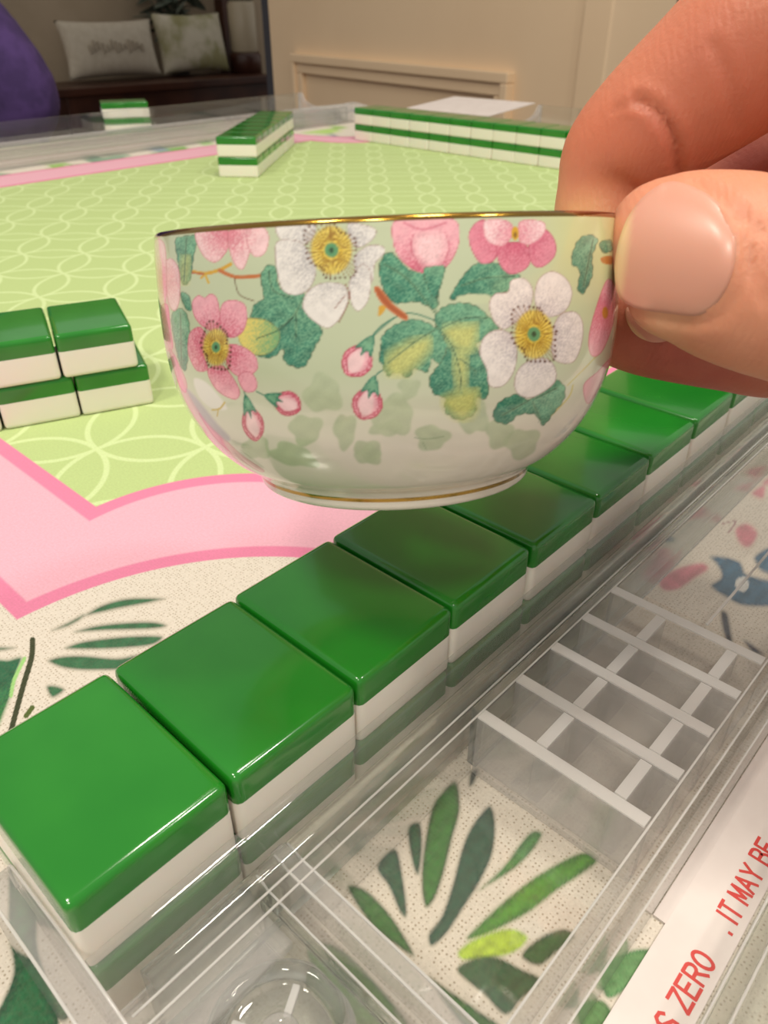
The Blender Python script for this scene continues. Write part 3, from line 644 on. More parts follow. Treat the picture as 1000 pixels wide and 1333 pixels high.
leaf(c2, [(45, 560), (52, 505), (105, 462), (175, 445), (250, 478), (290, 545), (262, 610), (236, 590), (218, 640), (172, 628), (148, 662), (104, 640), (72, 655), (52, 618), (38, 590)], [[(245, 485), (170, 530), (70, 610)]], [[(70, 640), (80, 570), (210, 510), (225, 560), (130, 655)]])
leaf(c2, [(462, 800), (490, 750), (560, 722), (600, 745), (650, 690), (690, 670), (726, 690), (727, 740), (690, 790), (650, 838), (620, 800), (560, 800), (520, 832), (478, 826)], [[(600, 745), (500, 800)], [(610, 750), (640, 820)], [(620, 740), (700, 700)]])
CP.blob(c2([(20, 330), (40, 325), (90, 385), (145, 430), (135, 448), (80, 415), (40, 375)]), (200, 120, 70), (170, 90, 50), ('e', 4)); CP.blob(c2([(40, 395), (65, 400), (50, 425), (35, 432)]), (206, 160, 60))
CP.blob(c2([(865, 215), (905, 210), (905, 240), (870, 235)]), (190, 120, 60))
# pink blossoms
petals(c1, (330, 130), 50, [[(200, 135), (260, 118), (332, 125), (338, 190), (300, 245), (265, 252), (225, 215)], [(335, 130), (412, 118), (432, 170), (418, 230), (390, 285), (350, 240)], [(410, 120), (470, 105), (500, 150), (485, 215), (445, 232), (415, 190)]], (220, 130, 146), PKl, (196, 110, 120))
petals(c1, (60, 330), 40, [[(75, 260), (105, 240), (135, 290), (138, 400), (120, 450), (95, 430), (80, 340)], [(35, 170), (75, 180), (85, 300), (80, 420), (60, 440), (42, 300)]], (226, 150, 160), PKl, (196, 110, 120))
petals(c1, (90, 500), 60, [[(60, 440), (90, 430), (100, 520), (110, 600), (90, 620), (70, 560)], [(95, 610), (120, 640), (165, 740), (160, 785), (130, 740)], [(215, 870), (260, 910), (380, 1030), (480, 1100), (440, 1095), (300, 990)]], (224, 140, 154), PKe, (200, 110, 120))
petals(c1, (285, 600), 62, [[(180, 540), (222, 518), (250, 570), (240, 640), (252, 690), (210, 697), (180, 650), (170, 600)], [(188, 420), (212, 390), (240, 398), (262, 383), (288, 400), (302, 470), (290, 535), (240, 522), (200, 480)], [(308, 430), (350, 408), (400, 425), (412, 480), (392, 540), (340, 562), (303, 520)],
        [(335, 590), (400, 600), (447, 640), (452, 692), (400, 722), (350, 702), (325, 650)], [(252, 690), (310, 675), (352, 720), (382, 780), (365, 812), (310, 792), (270, 750)], [(375, 720), (420, 698), (452, 740), (442, 778), (400, 778)]], (206, 90, 118), (234, 170, 182), (190, 80, 104))
heart(c1, (285, 600), 17, 24, 1.18, 34)
petals(c2, (210, 300), 75, [[(86, 105), (110, 76), (220, 70), (322, 76), (337, 150), (312, 220), (270, 262), (200, 272), (140, 242), (100, 190)]], (206, 96, 122), PKe, (196, 90, 112))
CP.blob(c2([(170, 150), (200, 130), (270, 130), (285, 180), (260, 240), (210, 245), (175, 200)]), (238, 196, 200), stip=.25, soft=16, mott=.06); CP.line(c2([(165, 130), (160, 190), (200, 262)]), (190, 80, 106), 1.6, .7); CP.line(c2([(285, 120), (300, 180), (270, 255)]), (190, 80, 106), 1.4, .6); CP.line(c2([(130, 85), (200, 110), (290, 85)]), (200, 96, 120), 3, .6)
leaf(c2, [(205, 262), (240, 248), (282, 252), (262, 335), (245, 365), (222, 330)])
petals(c2, (545, 120), 60, [[(372, 130), (400, 85), (440, 80), (482, 160), (470, 222), (420, 237), (385, 190)], [(478, 170), (560, 158), (602, 190), (592, 250), (530, 277), (488, 240)], [(598, 160), (650, 108), (692, 150), (692, 210), (640, 252), (603, 230)]], (200, 84, 114), (224, 140, 158), (176, 60, 92))
petals(c2, (545, 130), 50, [[(428, 85), (470, 72), (522, 82), (540, 120), (500, 172), (440, 150)], [(560, 85), (610, 75), (655, 88), (650, 130), (600, 167), (560, 150)]], (226, 150, 164), (244, 214, 216), (210, 120, 136))
X, Y = c2([(545, 125)])[0]; CP.ell(X, Y, 5, 9, (206, 160, 40)); CP.ell(X, Y+2, 2, 4, (130, 90, 30))
petals(c2, (880, 420), 50, [[(818, 520), (840, 420), (885, 300), (917, 330), (912, 450), (870, 562), (830, 580)], [(800, 690), (850, 640), (900, 590), (905, 620), (860, 700), (815, 760)]], (220, 120, 140), PKe, (196, 90, 110))
X, Y = c2([(880, 420)])[0]; CP.ell(X, Y, 4, 8, (200, 130, 50))
# white blossoms
WH, WG, OL = (230, 226, 220), (206, 204, 204), (150, 120, 110)
petals(c1, (755, 205), 78, [[(528, 110), (600, 104), (690, 104), (660, 175), (560, 172)], [(820, 100), (900, 104), (938, 128), (912, 172), (850, 192)], [(525, 200), (545, 165), (620, 168), (655, 200), (692, 280), (672, 352), (620, 387), (560, 372), (535, 300)], [(845, 240), (900, 188), (960, 188), (972, 215), (932, 262), (922, 330), (870, 330)],
        [(828, 330), (880, 262), (915, 300), (908, 400), (870, 452), (840, 432), (828, 380)], [(638, 420), (660, 370), (720, 338), (802, 345), (824, 400), (792, 480), (740, 522), (680, 492), (643, 450)]], (176, 174, 176), WH, OL)
CP.line(c1([(810, 340), (830, 400), (785, 500)]), (140, 84, 70), 1.2); CP.line(c1([(770, 440), (810, 390)]), (140, 84, 70), 1.1)
heart(c1, (755, 205), 27, 32, 1.2, 40)
petals(c2, (615, 500), 75, [[(448, 390), (470, 350), (518, 342), (530, 300), (580, 293), (612, 340), (592, 420), (540, 462), (500, 482), (465, 450)], [(618, 380), (630, 300), (680, 266), (732, 290), (757, 340), (742, 400), (700, 432), (650, 432)], [(688, 470), (720, 423), (770, 418), (797, 460), (792, 540), (760, 605), (700, 602), (680, 560)],
        [(548, 650), (580, 608), (650, 588), (692, 620), (692, 680), (620, 732), (570, 732), (543, 700)], [(413, 570), (430, 510), (480, 483), (530, 500), (552, 560), (540, 640), (500, 692), (450, 692), (438, 630)]], (186, 178, 182), (234, 226, 220), OL)
heart(c2, (615, 500), 25, 32, 1.16, 38)
CP.blob(c1([(195, 730), (240, 740), (290, 790), (330, 850), (270, 850), (215, 800)]), (226, 222, 214), soft=3); CP.line(c1([(270, 855), (300, 850), (320, 825)]), (196, 170, 80), 2.4); CP.line(c1([(295, 850), (290, 880)]), (196, 170, 80), 1.6)
CP.blob(c1([(165, 775), (200, 800), (290, 910), (342, 967), (320, 977), (230, 890)]), (176, 168, 180), soft=4)
# buds
bud(c1, (435, 910), 14, 22, -25, (412, 825)); bud(c1, (575, 828), 16, 18, 10, (497, 800), 60)
bud(c1, (862, 655), 20, 22, 0, (908, 580), 30); bud(c1, (902, 828), 20, 21, 0, (920, 757), 20)
# gold lines at the foot and rim
gold = ((zz > 1.35) & (zz < 2.0)) | ((zz > 35.38))
CP.c[gold] = s2l((150, 118, 42)); metal = np.where(gold, 0., 1.)
# inner wall
inner = [(29.5, 36.0), (29.0, 36.0), (28.6, 35.5), (28.5, 31), (28.4, 26), (28.1, 21), (27.4, 16.5), (26.2, 13), (24.4, 10), (21.6, 7.4), (17, 5.4), (9, 4.2), (0.01, 4.0)]
inner = [(r*1.02, z*KZ) for r, z in inner]; ip = catmull(inner, False, 3); V2 = np.c_[(ip[:, None, 0]*np.cos(ths)[None]).ravel(), (ip[:, None, 0]*np.sin(ths)[None]).ravel(), np.repeat(ip[:, 1], nT)]
ci = np.tile(np.r_[s2l((232, 228, 216)), 1.], (len(V2), 1)); gi = V2[:, 2] > 35.4*KZ; ci[gi, :3] = s2l((170, 124, 50)); ci[gi, 3] = 0
under = [(.01, 1.6), (14, 1.5), (16.4, 1.2)]; V0 = np.c_[(np.array(under)[:, None, 0]*np.cos(ths)[None]).ravel(), (np.array(under)[:, None, 0]*np.sin(ths)[None]).ravel(), np.repeat(np.array(under)[:, 1], nT)]
Vall = np.r_[V0, V, V2]*.001
colr = np.r_[np.tile(np.r_[s2l((225, 220, 210)), 1.], (len(V0), 1)), np.c_[CP.c, metal], ci]
nr = len(Vall)//nT; ii = np.arange(nr-1)[:, None]*nT; j0 = np.arange(nT)[None]; j1 = (j0+1) % nT
Fc = np.c_[(ii+j0).ravel(), (ii+j1).ravel(), (ii+nT+j1).ravel(), (ii+nT+j0).ravel()]
cup_me = mesh_np('bowl', Vall, Fc, colr)
m_cup = bpy.data.materials.new('printed_porcelain'); m_cup.use_nodes = True; nt = m_cup.node_tree; b = nt.nodes['Principled BSDF']
at = nt.nodes.new('ShaderNodeAttribute'); at.attribute_name = 'print'
nt.links.new(at.outputs['Color'], b.inputs['Base Color']); b.inputs['Roughness'].default_value = .16; b.inputs['Coat Weight'].default_value = .6; b.inputs['Coat Roughness'].default_value = .04
mm = N(nt, at.outputs['Alpha']); nt.links.new((1.0-mm).s, b.inputs['Metallic'])
cup = empty('teacup', cup_base, 0, 'small porcelain teacup with pink and white blossoms and gold rim, held in the hand', 'teacup')
cup.rotation_mode = 'QUATERNION'; cup.rotation_quaternion = RM.to_quaternion()
bw = obj('bowl', cup_me, m_cup, cup, True)

# handle loop on the side held by the fingers
hs = [(Vector((x*.001, 0, z*.001)), .0016, .0024) for x, z in ((29.8, 30.6), (33, 31), (36.5, 30.4), (37.6, 28.8), (36.5, 27.2), (33, 26.4), (29.8, 26))]
hv, hf = sweep(smooth_st(hs, 5), 12, Vector((0, 1, 0)))
obj('handle', mesh_np('handle', np.array([list(v) for v in hv]), hf, np.tile(np.r_[s2l((226, 222, 206)), 1.], (len(hv), 1))), m_cup, cup, True)

# ================================================================== HAND
FWD = Vector((0, CT, -ST)); mmv = .001
def st_px(L, flat=1.0): return smooth_st([(C(x, y, d_), r*mmv, r*mmv*f) for x, y, d_, r, f in L], 6)
parts = []
# thumb (x, y, depth, half width mm, thickness ratio)
parts.append(st_px([(804, 338, 93.0, 2.0, .7), (807, 337, 92.8, 5.0, .62), (817, 335, 92.5, 7.2, .62), (842, 333, 92, 8.8, .66), (875, 334, 91.5, 9.7, .74), (910, 338, 91, 10.3, .84), (950, 348, 90.5, 10.9, .88), (1000, 364, 90, 11.1, .92), (1060, 384, 90, 10.9, .95), (1130, 400, 91, 11.6, 1), (1210, 405, 92, 13.5, 1), (1310, 400, 92, 16.5, 1), (1420, 395, 90, 17, 1), (1500, 385, 88, 8, 1)]))
# index
parts.append(st_px([(796, 392, 123, 2, .9), (793, 384, 123, 4.6, .9), (789, 360, 123.5, 6.4, .9), (785, 325, 124, 7.3, .92), (783, 288, 124, 7.7, .94), (790, 248, 123, 7.9, .96), (805, 208, 121, 9.1, 1), (846, 166, 117, 9.9, 1), (915, 110, 112, 10.9, 1), (1005, 42, 107, 12.2, 1), (1100, 0, 104, 12.8, 1), (1220, 20, 102, 13.4, 1), (1330, 110, 101, 14, 1), (1400, 220, 101, 8, 1)]))
# middle finger, under the thumb
parts.append(st_px([(774, 418, 123.5, 2, 1), (778, 418, 123.5, 4.6, 1), (792, 418, 122.5, 6.6, 1), (832, 420, 120.5, 8.0, 1), (890, 424, 118, 8.8, 1), (950, 428, 117, 9.4, 1), (1030, 432, 116, 10, 1), (1130, 400, 118, 10.5, 1), (1230, 300, 116, 12, 1), (1330, 240, 110, 13, 1)]))
# curled ring and little fingers + palm mass behind
parts.append(st_px([(905, 300, 138, 5, 1), (920, 285, 138, 8, 1), (980, 260, 136, 10.5, 1), (1080, 230, 130, 12, 1), (1200, 210, 122, 13, 1), (1340, 240, 112, 14, 1)]))
parts.append(st_px([(960, 400, 139, 4, 1), (985, 400, 138, 8, 1), (1060, 400, 135, 9.5, 1), (1160, 370, 128, 10.5, 1), (1300, 310, 118, 13, 1), (1380, 300, 110, 14, 1)]))
parts.append([(CC(u, v, d_), r1*mmv, r2*mmv) for u, v, d_, r1, r2 in ((74, 44, 112, 12, 12), (84, 40, 109, 24, 15), (98, 34, 104, 31, 17), (114, 26, 96, 31, 18), (130, 18, 84, 27, 18), (146, 8, 66, 24, 19), (166, -6, 36, 27, 23), (190, -24, -10, 32, 29), (214, -44, -60, 36, 33), (222, -50, -78, 36, 33))])
parts.append([(CC(u, v, d_), r1*mmv, r2*mmv) for u, v, d_, r1, r2 in ((70, 24, 94, 9, 9), (82, 24, 93, 15, 13), (100, 20, 90, 19, 15), (118, 14, 82, 18, 14), (136, 8, 70, 14, 12))])
HV, HF = [], []
for st in parts:
    v, f_ = sweep(st, 24, FWD); k0 = len(HV); HV += v; HF += [tuple(q+k0 for q in F1) for F1 in f_]
hm = bpy.data.meshes.new('tmp_hand'); hm.from_pydata(HV, [], HF)
ho = bpy.data.objects.new('tmp_hand', hm); COL.objects.link(ho)
md = ho.modifiers.new('r', 'REMESH'); md.mode = 'VOXEL'; md.voxel_size = .0008
md = ho.modifiers.new('s', 'SMOOTH'); md.iterations = 7; md.factor = .5
dg = bpy.context.evaluated_depsgraph_get(); hand_me = bpy.data.meshes.new_from_object(ho.evaluated_get(dg)); bpy.data.objects.remove(ho)
hand_me.name = 'hand'
n = len(hand_me.vertices); co = np.empty(n*3); hand_me.vertices.foreach_get('co', co); co = co.reshape(-1, 3)
no = np.empty(n*3); hand_me.vertices.foreach_get('normal', no); no = no.reshape(-1, 3)
# even out the joints of the palm, wrist and finger roots
ne = len(hand_me.edges); ed = np.empty(ne*2, int); hand_me.edges.foreach_get('vertices', ed); ed = ed.reshape(-1, 2)
deg = np.bincount(ed.ravel(), minlength=n)[:, None]; uu = co[:, 0]/(co[:, 1]*CT-(co[:, 2]-CAMH)*ST)
wgt = np.clip((np.where(co[:, 0] > .085, 1, uu)-.53)/.12, 0, 1)[:, None]*.9
for _ in range(70):
    acc = np.zeros((n, 3)); 
    for ax in range(3):
        acc[:, ax] = np.bincount(ed[:, 0], co[ed[:, 1], ax], n)+np.bincount(ed[:, 1], co[ed[:, 0], ax], n)
    co = co+(acc/deg-co)*wgt
hand_me.vertices.foreach_set('co', co.ravel()); hand_me.update()
no = np.empty(n*3); hand_me.vertices.foreach_get('normal', no); no = no.reshape(-1, 3)
hx, hy = project(co)
dep = co[:, 1]*CT-(co[:, 2]-CAMH)*ST
facing = (no@np.array(FWD)) < -.05
disp = np.zeros(n)
def crease(pts, depth, wd, d0, d1, bulge=.35):
    P = catmull(pts, False); d_, _ = seg_dist(hx, hy, P, False); m_ = (dep*1000 > d0) & (dep*1000 < d1) & facing
    disp[m_] += (-depth*np.exp(-(d_/wd)**2)+bulge*depth*np.exp(-((d_-2.3*wd)/(1.4*wd))**2))[m_]
crease([(832, 130), (850, 141), (867, 162), (879, 190), (884, 222)], .8, 7, 98, 122)
crease([(800, 142), (822, 136), (838, 136)], .25, 4, 98, 122); crease([(930, 60), (950, 110), (960, 165)], .25, 8, 90, 112)
crease([(985, 300), (980, 340), (992, 390)], .3, 8, 70, 92); crease([(1000, 320), (1002, 372), (1012, 410)], .25, 7, 70, 92); crease([(968, 270), (985, 296), (1000, 306)], .25, 7, 70, 92)
crease([(966, 285), (974, 335), (958, 385), (925, 418), (860, 416), (815, 398)], .32, 7, 70, 96, .3); crease([(905, 238), (940, 258), (966, 285)], .25, 7, 70, 96, .3)
co = co+no*(disp*.001)[:, None]; hand_me.vertices.foreach_set('co', co.ravel())
# skin tones: warm base, redder knuckle, pale pressed tip
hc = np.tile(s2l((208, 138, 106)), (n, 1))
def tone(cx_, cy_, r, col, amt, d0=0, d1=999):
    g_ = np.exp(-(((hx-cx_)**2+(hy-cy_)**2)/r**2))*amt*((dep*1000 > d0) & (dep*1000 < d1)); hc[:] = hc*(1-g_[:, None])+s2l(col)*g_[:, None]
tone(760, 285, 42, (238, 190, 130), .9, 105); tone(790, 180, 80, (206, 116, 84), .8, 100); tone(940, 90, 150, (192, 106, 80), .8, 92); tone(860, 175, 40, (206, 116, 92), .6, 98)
tone(900, 470, 160, (168, 78, 62), .95, 104); tone(980, 210, 70, (160, 74, 60), .95, 112); tone(850, 420, 50, (226, 176, 136), .7, 0, 104); tone(990, 420, 80, (218, 150, 118), .6, 0, 104)  # dark red under thumb and in the web is shade painted into skin
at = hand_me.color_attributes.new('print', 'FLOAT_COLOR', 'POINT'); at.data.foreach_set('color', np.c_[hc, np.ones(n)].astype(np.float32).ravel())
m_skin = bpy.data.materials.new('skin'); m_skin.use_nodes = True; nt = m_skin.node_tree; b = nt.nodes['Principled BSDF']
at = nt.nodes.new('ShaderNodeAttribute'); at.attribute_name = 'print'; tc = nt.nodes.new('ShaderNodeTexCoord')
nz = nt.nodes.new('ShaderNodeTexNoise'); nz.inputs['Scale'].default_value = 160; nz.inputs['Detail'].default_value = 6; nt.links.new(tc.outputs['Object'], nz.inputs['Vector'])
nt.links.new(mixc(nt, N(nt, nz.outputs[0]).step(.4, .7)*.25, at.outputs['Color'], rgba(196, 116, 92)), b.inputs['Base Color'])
b.inputs['Roughness'].default_value = .5; b.inputs['Subsurface Weight'].default_value = .35; b.inputs['Subsurface Scale'].default_value = .003; b.inputs['Subsurface Radius'].default_value = (1, .35, .2)
n2 = nt.nodes.new('ShaderNodeTexNoise'); n2.inputs['Scale'].default_value = 1400; n2.inputs['Detail'].default_value = 3; nt.links.new(tc.outputs['Object'], n2.inputs['Vector'])
wv_ = nt.nodes.new('ShaderNodeTexWave'); wv_.inputs['Scale'].default_value = 380; wv_.inputs['Distortion'].default_value = 6; wv_.inputs['Detail'].default_value = 2; nt.links.new(tc.outputs['Object'], wv_.inputs['Vector'])
bp = nt.nodes.new('ShaderNodeBump'); bp.inputs['Strength'].default_value = .25; bp.inputs['Distance'].default_value = .0003
nt.links.new((N(nt, n2.outputs[0])+N(nt, wv_.outputs[1])*.25).s, bp.inputs['Height']); nt.links.new(bp.outputs[0], b.inputs['Normal'])
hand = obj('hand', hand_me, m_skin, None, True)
tag(hand, 'bare hand pinching the floral teacup between thumb and fingers', 'hand')
bvh = BVHTree.FromPolygons([Vector(v) for v in co], [tuple(p_.vertices) for p_ in hand_me.polygons])
camv = Vector((0, 0, CAMH))
m_nail = new_mat('thumbnail', rgba(222, 168, 150), .36, Coat_Weight=.12, Coat_Roughness=.2, Subsurface_Weight=.2, Subsurface_Scale=.002)
def nail(outline, tipdir, name, lift=.45, parent=None, dmin=.03):
    """curved plate following the finger under it; outline in photo px, depth taken from the finger surface"""
    P = catmull(outline, True, 6); cen = P.mean(0); R = 16; V_, F_, cs = [], [], []
    for k, q in enumerate(np.linspace(0, 1, R)):
        for p_ in P:
            x, y = cen+(p_-cen)*max(q, .001)
            d_ = (C(x, y, 100)-camv).normalized(); o_ = camv+d_*dmin; h_, nn, _, _ = bvh.ray_cast(o_, d_)
            V_.append((x, y, (h_-camv).length if h_ is not None else -1, q))
            t_ = ((x-cen[0])*tipdir[0]+(y-cen[1])*tipdir[1]); cs.append(t_)
    m_ = len(P); A = np.array(V_); ok = (A[:, 2] > 0) & (A[:, 3] < .86)
    bx, by = (A[:, 0]-cen[0])/80, (A[:, 1]-cen[1])/80; Q = np.c_[np.ones(len(A)), bx, by, bx*bx, bx*by, by*by]
    co_, *_ = np.linalg.lstsq(Q[ok], A[ok, 2], rcond=None); D = Q@co_
    tipn = np.array(cs); tipn = np.clip(tipn/tipn.max(), -1, 1)
    up = lift*(1-np.clip((A[:, 3]-.7)/.3, 0, 1)**2*np.where(tipn > .3, .1, .9))
    out = [camv+(C(A[i, 0], A[i, 1], 100)-camv).normalized()*(D[i]-up[i]*.001) for i in range(len(A))]
    back = [v+(v-camv).normalized()*.0007 for v in out[-m_:]]
    VV = out+back
    for i in range(R-1):
        for k in range(m_): F_.append((i*m_+k, i*m_+(k+1) % m_, (i+1)*m_+(k+1) % m_, (i+1)*m_+k))
    for k in range(m_): F_.append(((R-1)*m_+k, (R-1)*m_+(k+1) % m_, R*m_+(k+1) % m_, R*m_+k))
    cs = np.array(cs+cs[-m_:]); cl = np.tile(s2l((206, 148, 126)), (len(VV), 1))
    mx_ = cs.max(); t_ = np.clip((cs-mx_*.74)/(mx_*.12), 0, 1)[:, None]; cl = cl*(1-t_)+s2l((216, 182, 138))*t_
    me = mesh_np(name, np.array([list(v) for v in VV]), F_, np.c_[cl, np.ones(len(VV))])
    return obj(name, me, m_nail, parent, True)
nt = m_nail.node_tree; at = nt.nodes.new('ShaderNodeAttribute'); at.attribute_name = 'print'; nt.links.new(at.outputs['Color'], nt.nodes['Principled BSDF'].inputs['Base Color'])
nl = nail([(872, 236), (842, 252), (818, 282), (804, 320), (800, 354), (806, 386), (828, 401), (868, 408), (912, 410), (940, 386), (956, 346), (957, 304), (938, 266), (905, 244)], (-1, -.12), 'thumbnail', parent=hand)
nl['label'] = 'pale pink thumbnail with yellowish free edge'
nl2 = nail([(815, 402), (817, 420), (828, 436), (846, 445), (864, 445), (880, 438), (884, 422), (872, 408), (850, 400), (830, 396)], (-.6, .6), 'fingernail', .4, hand, .108)

# ================================================================== BACKGROUND
# bench with seat, back rail and legs
m_bench = noise_col(new_mat('dark_stained_wood', rough=.4), rgba(58, 30, 22), rgba(76, 42, 28), 6)
bn = empty('hall_bench', (B0.x, B0.y, FLZ), brz, 'long dark-stained wooden bench against the beige wall', 'bench')
obj('seat', boxm(-1300, 1480, 0, 460, 415, 455, bev=6), m_bench, bn)
for x in (-1280, 60, 1420): obj('leg', boxm(x, x+55, 20, 75, 0, 415, bev=4), m_bench, bn)
obj('front_rail', boxm(-1280, 1470, 30, 55, 330, 415, bev=3), m_bench, bn)
obj('lower_panel', boxm(-1280, 1470, 200, 225, 20, 415, bev=3), m_bench, bn)
tag(obj('trim_2', boxm(1400, 1475, 470, 558, -750, 1900, bev=5), m_bench, loc=(B0.x, B0.y, 0), rz=brz), kind='structure')
def benchpt(x, y, off):                 # pixel column -> position along the bench at depth offset
    for s_ in np.linspace(-1.2, 2.2, 1700):
        p_ = B0+BD*s_+BN*off
        if 500+FPX*p_.x/(p_.y*CT-(-.30-CAMH)*ST) >= x: return s_
    return 2.2
def pillow(name, x0, x1, hgt, label, mat, off, lean):
    s0, s1 = benchpt(x0, 0, off), benchpt(x1, 0, off); wd = s1-s0
    bm = bmesh.new(); bmesh.ops.create_grid(bm, x_segments=28, y_segments=20, size=.5)
    top = [v for v in bm.verts]
    for v in top:
        u, t_ = v.co.x*2, v.co.y*2; pf = (1-abs(u)**2.6)*(1-abs(t_)**2.6)
        pin = 1-.09*(1-abs(u)**2)*abs(t_)**3; pin2 = 1-.07*(1-abs(t_)**2)*abs(u)**3
        v.co = Vector((u*wd/2*pin2, -.085*max(pf, 0)**.5, (t_*pin*.5+.5)*hgt))
    g_ = bmesh.ops.duplicate(bm, geom=bm.verts[:]+bm.edges[:]+bm.faces[:])
    for e in g_['geom']:
        if isinstance(e, bmesh.types.BMVert): e.co.y = -e.co.y
    bmesh.ops.remove_doubles(bm, verts=bm.verts, dist=.0005)
    p_ = B0+BD*((s0+s1)/2)+BN*off
    o = obj(name, bm, mat, None, True, loc=(p_.x, p_.y, -.277)); o.rotation_euler = (math.radians(-lean), 0, brz)
    return tag(o, label, 'pillow')
m_p1 = noise_col(new_mat('cream_linen', rough=.9), rgba(206, 196, 178), rgba(198, 187, 168), 30)
m_p2 = noise_col(new_mat('botanical_linen', rough=.9), rgba(206, 198, 178), rgba(150, 146, 104), 7, 3)
p1 = pillow('lumbar_pillow', 92, 212, .30, 'long cream lumbar pillow with faint script on the dark bench', m_p1, .26, 12)
p2 = pillow('botanical_pillow', 214, 300, .33, 'cream pillow with faint olive leaf print on the dark bench', m_p2, .26, 12)
m_script = new_mat('faded_thread', rgba(172, 160, 142), .9)
sc_ = bmesh.new()
for k in range(13):
    box(sc_, -170+k*27, -170+k*27+14, -96, -80, 118+(k % 3)*10, 160+(k*7 % 4)*8, bev=4)
obj('faint_script', sc_, m_script, p1)
def on_bench(s_, off): p_ = B0+BD*s_+BN*off; return (p_.x, p_.y, -.295)
s_l = benchpt(321, 0, .28)
ln_ = empty('candle_lantern', on_bench(s_l, .28), brz, 'pale jar lantern with dark lid standing on the bench end', 'lantern')
obj('base', lathe([(0, 0), (105, 0), (105, 100), (95, 118), (0, 118)], 32), m_bench, ln_, True)
obj('jar', lathe([(0, 118), (82, 118), (88, 130), (88, 380), (70, 410), (0, 410)], 32), new_mat('cream_glass', rgba(190, 176, 150), .3), ln_, True)
obj('lid', lathe([(0, 410), (84, 410), (84, 440), (30, 470), (0, 472)], 32), new_mat('black_metal', rgba(24, 22, 22), .4), ln_, True)
# grey-green foliage in a vase behind the pillows
s_f = benchpt(235, 0, .46)
vz = empty('leafy_plant', on_bench(s_f, .46), brz, 'grey-green leafy plant in a pot behind the pillows', 'plant')
obj('pot', lathe([(0, 0), (60, 0), (74, 120), (80, 150), (74, 152), (68, 130), (0, 128)], 32), new_mat('dull_grey_pot', rgba(96, 92, 86), .7), vz, True)
m_leaf = noise_col(new_mat('grey_green_leaf', rough=.7), rgba(72, 84, 70), rgba(110, 112, 100), 9)
rl = random.Random(11)
lm = bpy.data.meshes.new('leaf'); lb = bmesh.new()
prof_ = [(0, .004), (.04, .028), (.09, .034), (.14, .02), (.17, .001)]
L_ = [[lb.verts.new((s_*w_, y_, .01*math.sin(y_*20)-abs(s_)*.006)) for s_ in (-1, 0, 1)] for y_, w_ in prof_]
for r0_, r1_ in zip(L_, L_[1:]):
    for k in (0, 1): lb.faces.new((r0_[k], r0_[k+1], r1_[k+1], r1_[k]))
lb.to_mesh(lm); lb.free()
for k in range(9):
    an = rl.uniform(0, 6.28); ln2 = rl.uniform(.42, .72); sp = rl.uniform(.06, .30)
    top = Vector((math.cos(an)*sp, math.sin(an)*sp*.08, ln2))
    sv, sf = sweep([(Vector((0, 0, .12)), .004, .004), (top*.5+Vector((0, 0, .1)), .004, .004), (top, .002, .002)], 6, Vector((1, .1, 0)))
    obj('stem', mesh_np('stem', np.array([list(v) for v in sv]), sf), m_leaf, vz)
    for q in range(6):
        lo_ = obj('leaf', lm, m_leaf, vz); t_ = .4+q*.12
        lo_.location = Vector((0, 0, .12)).lerp(top, min(t_, 1)); lo_.rotation_euler = (rl.uniform(-.6, .9), rl.uniform(-.6, .6), (q % 2)*3.1+1.57+rl.uniform(-.4, .4))

# person in a purple knit at the far-left side of the table (only the bent sleeve enters the frame)
m_purple = noise_col(new_mat('purple_knit', rough=.95), rgba(62, 44, 90), rgba(78, 56, 110), 40, 3, .4, .004)
m_lav = noise_col(new_mat('grey_lavender_cloth', rough=.95), rgba(112, 100, 134), rgba(126, 112, 146), 30)
def skinned(name, chains, mat, vox=.012, parent=None):
    V_, F_ = [], []
    for st in chains:
        v, f_ = sweep(smooth_st(st, 5), 20, Vector((.3, -.8, .1))); k0 = len(V_); V_ += v; F_ += [tuple(q+k0 for q in F1) for F1 in f_]
    me = bpy.data.meshes.new('tmp'); me.from_pydata(V_, [], F_); o = bpy.data.objects.new('tmp', me); COL.objects.link(o)
    m_ = o.modifiers.new('r', 'REMESH'); m_.mode = 'VOXEL'; m_.voxel_size = vox
    m_ = o.modifiers.new('s', 'SMOOTH'); m_.iterations = 4
    r_ = bpy.data.meshes.new_from_object(o.evaluated_get(bpy.context.evaluated_depsgraph_get())); bpy.data.objects.remove(o); r_.name = name; r_.materials.clear()
    return obj(name, r_, mat, parent, True)
def q_(x, y, d_): return C(x, y, d_)
eb = C(28, 116, 1000)                   # elbow
sh = eb+Vector((-.20, .06, .24))
hip = Vector((sh.x-.17, sh.y+.16, -.28))
ps = empty('person', (hip.x, hip.y, FLZ), 0, 'person in a purple knit top sitting behind the far rack', 'person')
def loc_(v): return v-Vector((hip.x, hip.y, FLZ))
tor = [(loc_(hip), .17, .12), (loc_(hip+Vector((.02, -.01, .2))), .16, .115), (loc_(hip+Vector((.03, -.03, .42))), .185, .12), (loc_(hip+Vector((.03, -.04, .55))), .13, .09), (loc_(hip+Vector((.03, -.05, .62))), .055, .055)]
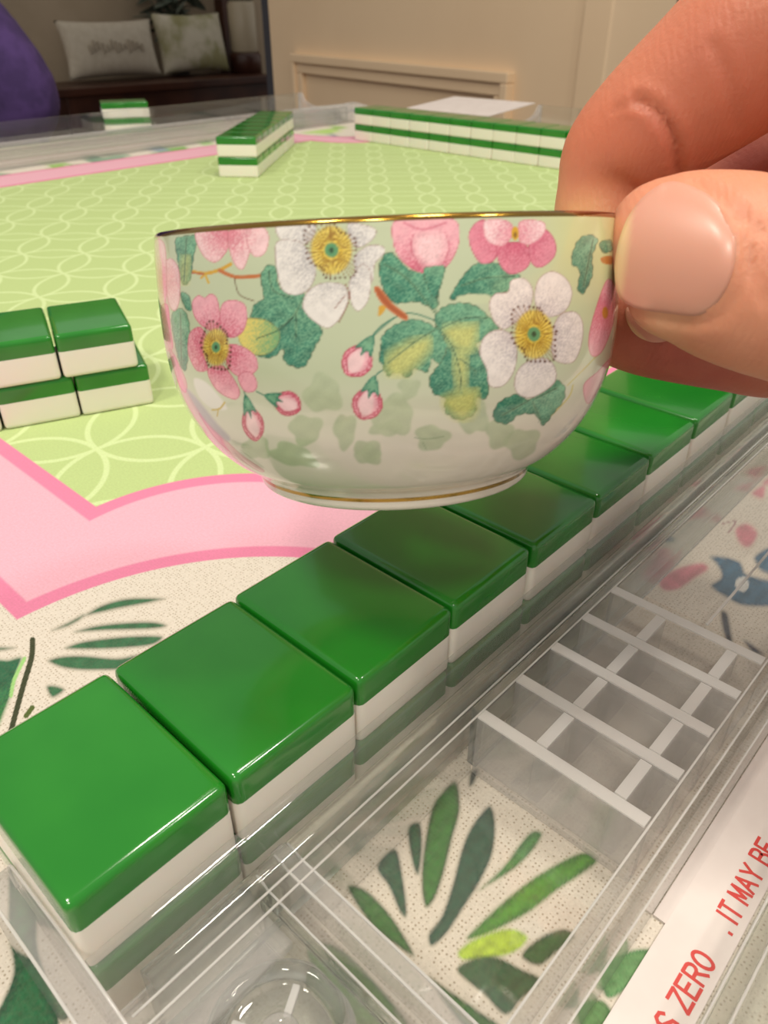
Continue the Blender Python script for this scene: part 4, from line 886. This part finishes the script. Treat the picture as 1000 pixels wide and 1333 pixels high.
arm = [(loc_(sh+Vector((-.05, 0, .03))), .06, .06), (loc_(sh), .062, .062), (loc_(sh.lerp(eb, .5)), .054, .052), (loc_(eb), .046, .044), (loc_(eb+Vector((-.045, .015, -.045))), .042, .040), (loc_(eb+Vector((-.16, .03, -.075))), .034, .032), (loc_(eb+Vector((-.2, .03, -.08))), .028, .026)]
obj_t = skinned('knit_top', [tor, arm], m_purple, parent=ps)
legc = [(loc_(hip), .13, .12), (loc_(hip+Vector((.06, -.2, .02))), .09, .085), (loc_(hip+Vector((.1, -.42, .02))), .07, .07), (loc_(hip+Vector((.1, -.43, -.2))), .06, .06), (loc_(hip+Vector((.1, -.38, -.44))), .045, .05)]
skinned('trousers', [legc, [(a_+Vector((-.2, .02, 0)) if i else a_, r1, r2) for i, (a_, r1, r2) in enumerate(legc)]], m_lav, parent=ps)
hd = C(0, 0, 1); sk2 = new_mat('face_skin', rgba(222, 164, 136), .5)
nk = hip+Vector((.03, -.05, .60))
skinned('head', [[(loc_(nk), .05, .05), (loc_(nk+Vector((0, 0, .07))), .05, .052), (loc_(nk+Vector((.01, -.02, .12))), .062, .075), (loc_(nk+Vector((.01, -.02, .2))), .075, .092), (loc_(nk+Vector((.01, -.01, .27))), .06, .075), (loc_(nk+Vector((.01, 0, .30))), .02, .03)]], sk2, .008, ps)
skinned('hair', [[(loc_(nk+Vector((0, .03, .08))), .05, .04), (loc_(nk+Vector((0, .03, .2))), .082, .085), (loc_(nk+Vector((.01, .01, .29))), .07, .085), (loc_(nk+Vector((.01, .01, .325))), .03, .03)]], new_mat('brown_hair', rgba(70, 48, 36), .6), .008, ps)
ch = empty('dining_chair', (hip.x-.02, hip.y+.05, FLZ), 0, 'dark wooden chair under the person in purple', 'chair')
obj('seat', boxm(-220, 220, -220, 200, 305, 338, bev=6), m_bench, ch)
for x in (-200, 165):
    for y in (-205, 160): obj('leg', boxm(x, x+35, y, y+35, 0, 305, bev=3), m_bench, ch)
obj('backrest', boxm(-210, 210, 195, 220, 338, 820, bev=6), m_bench, ch)
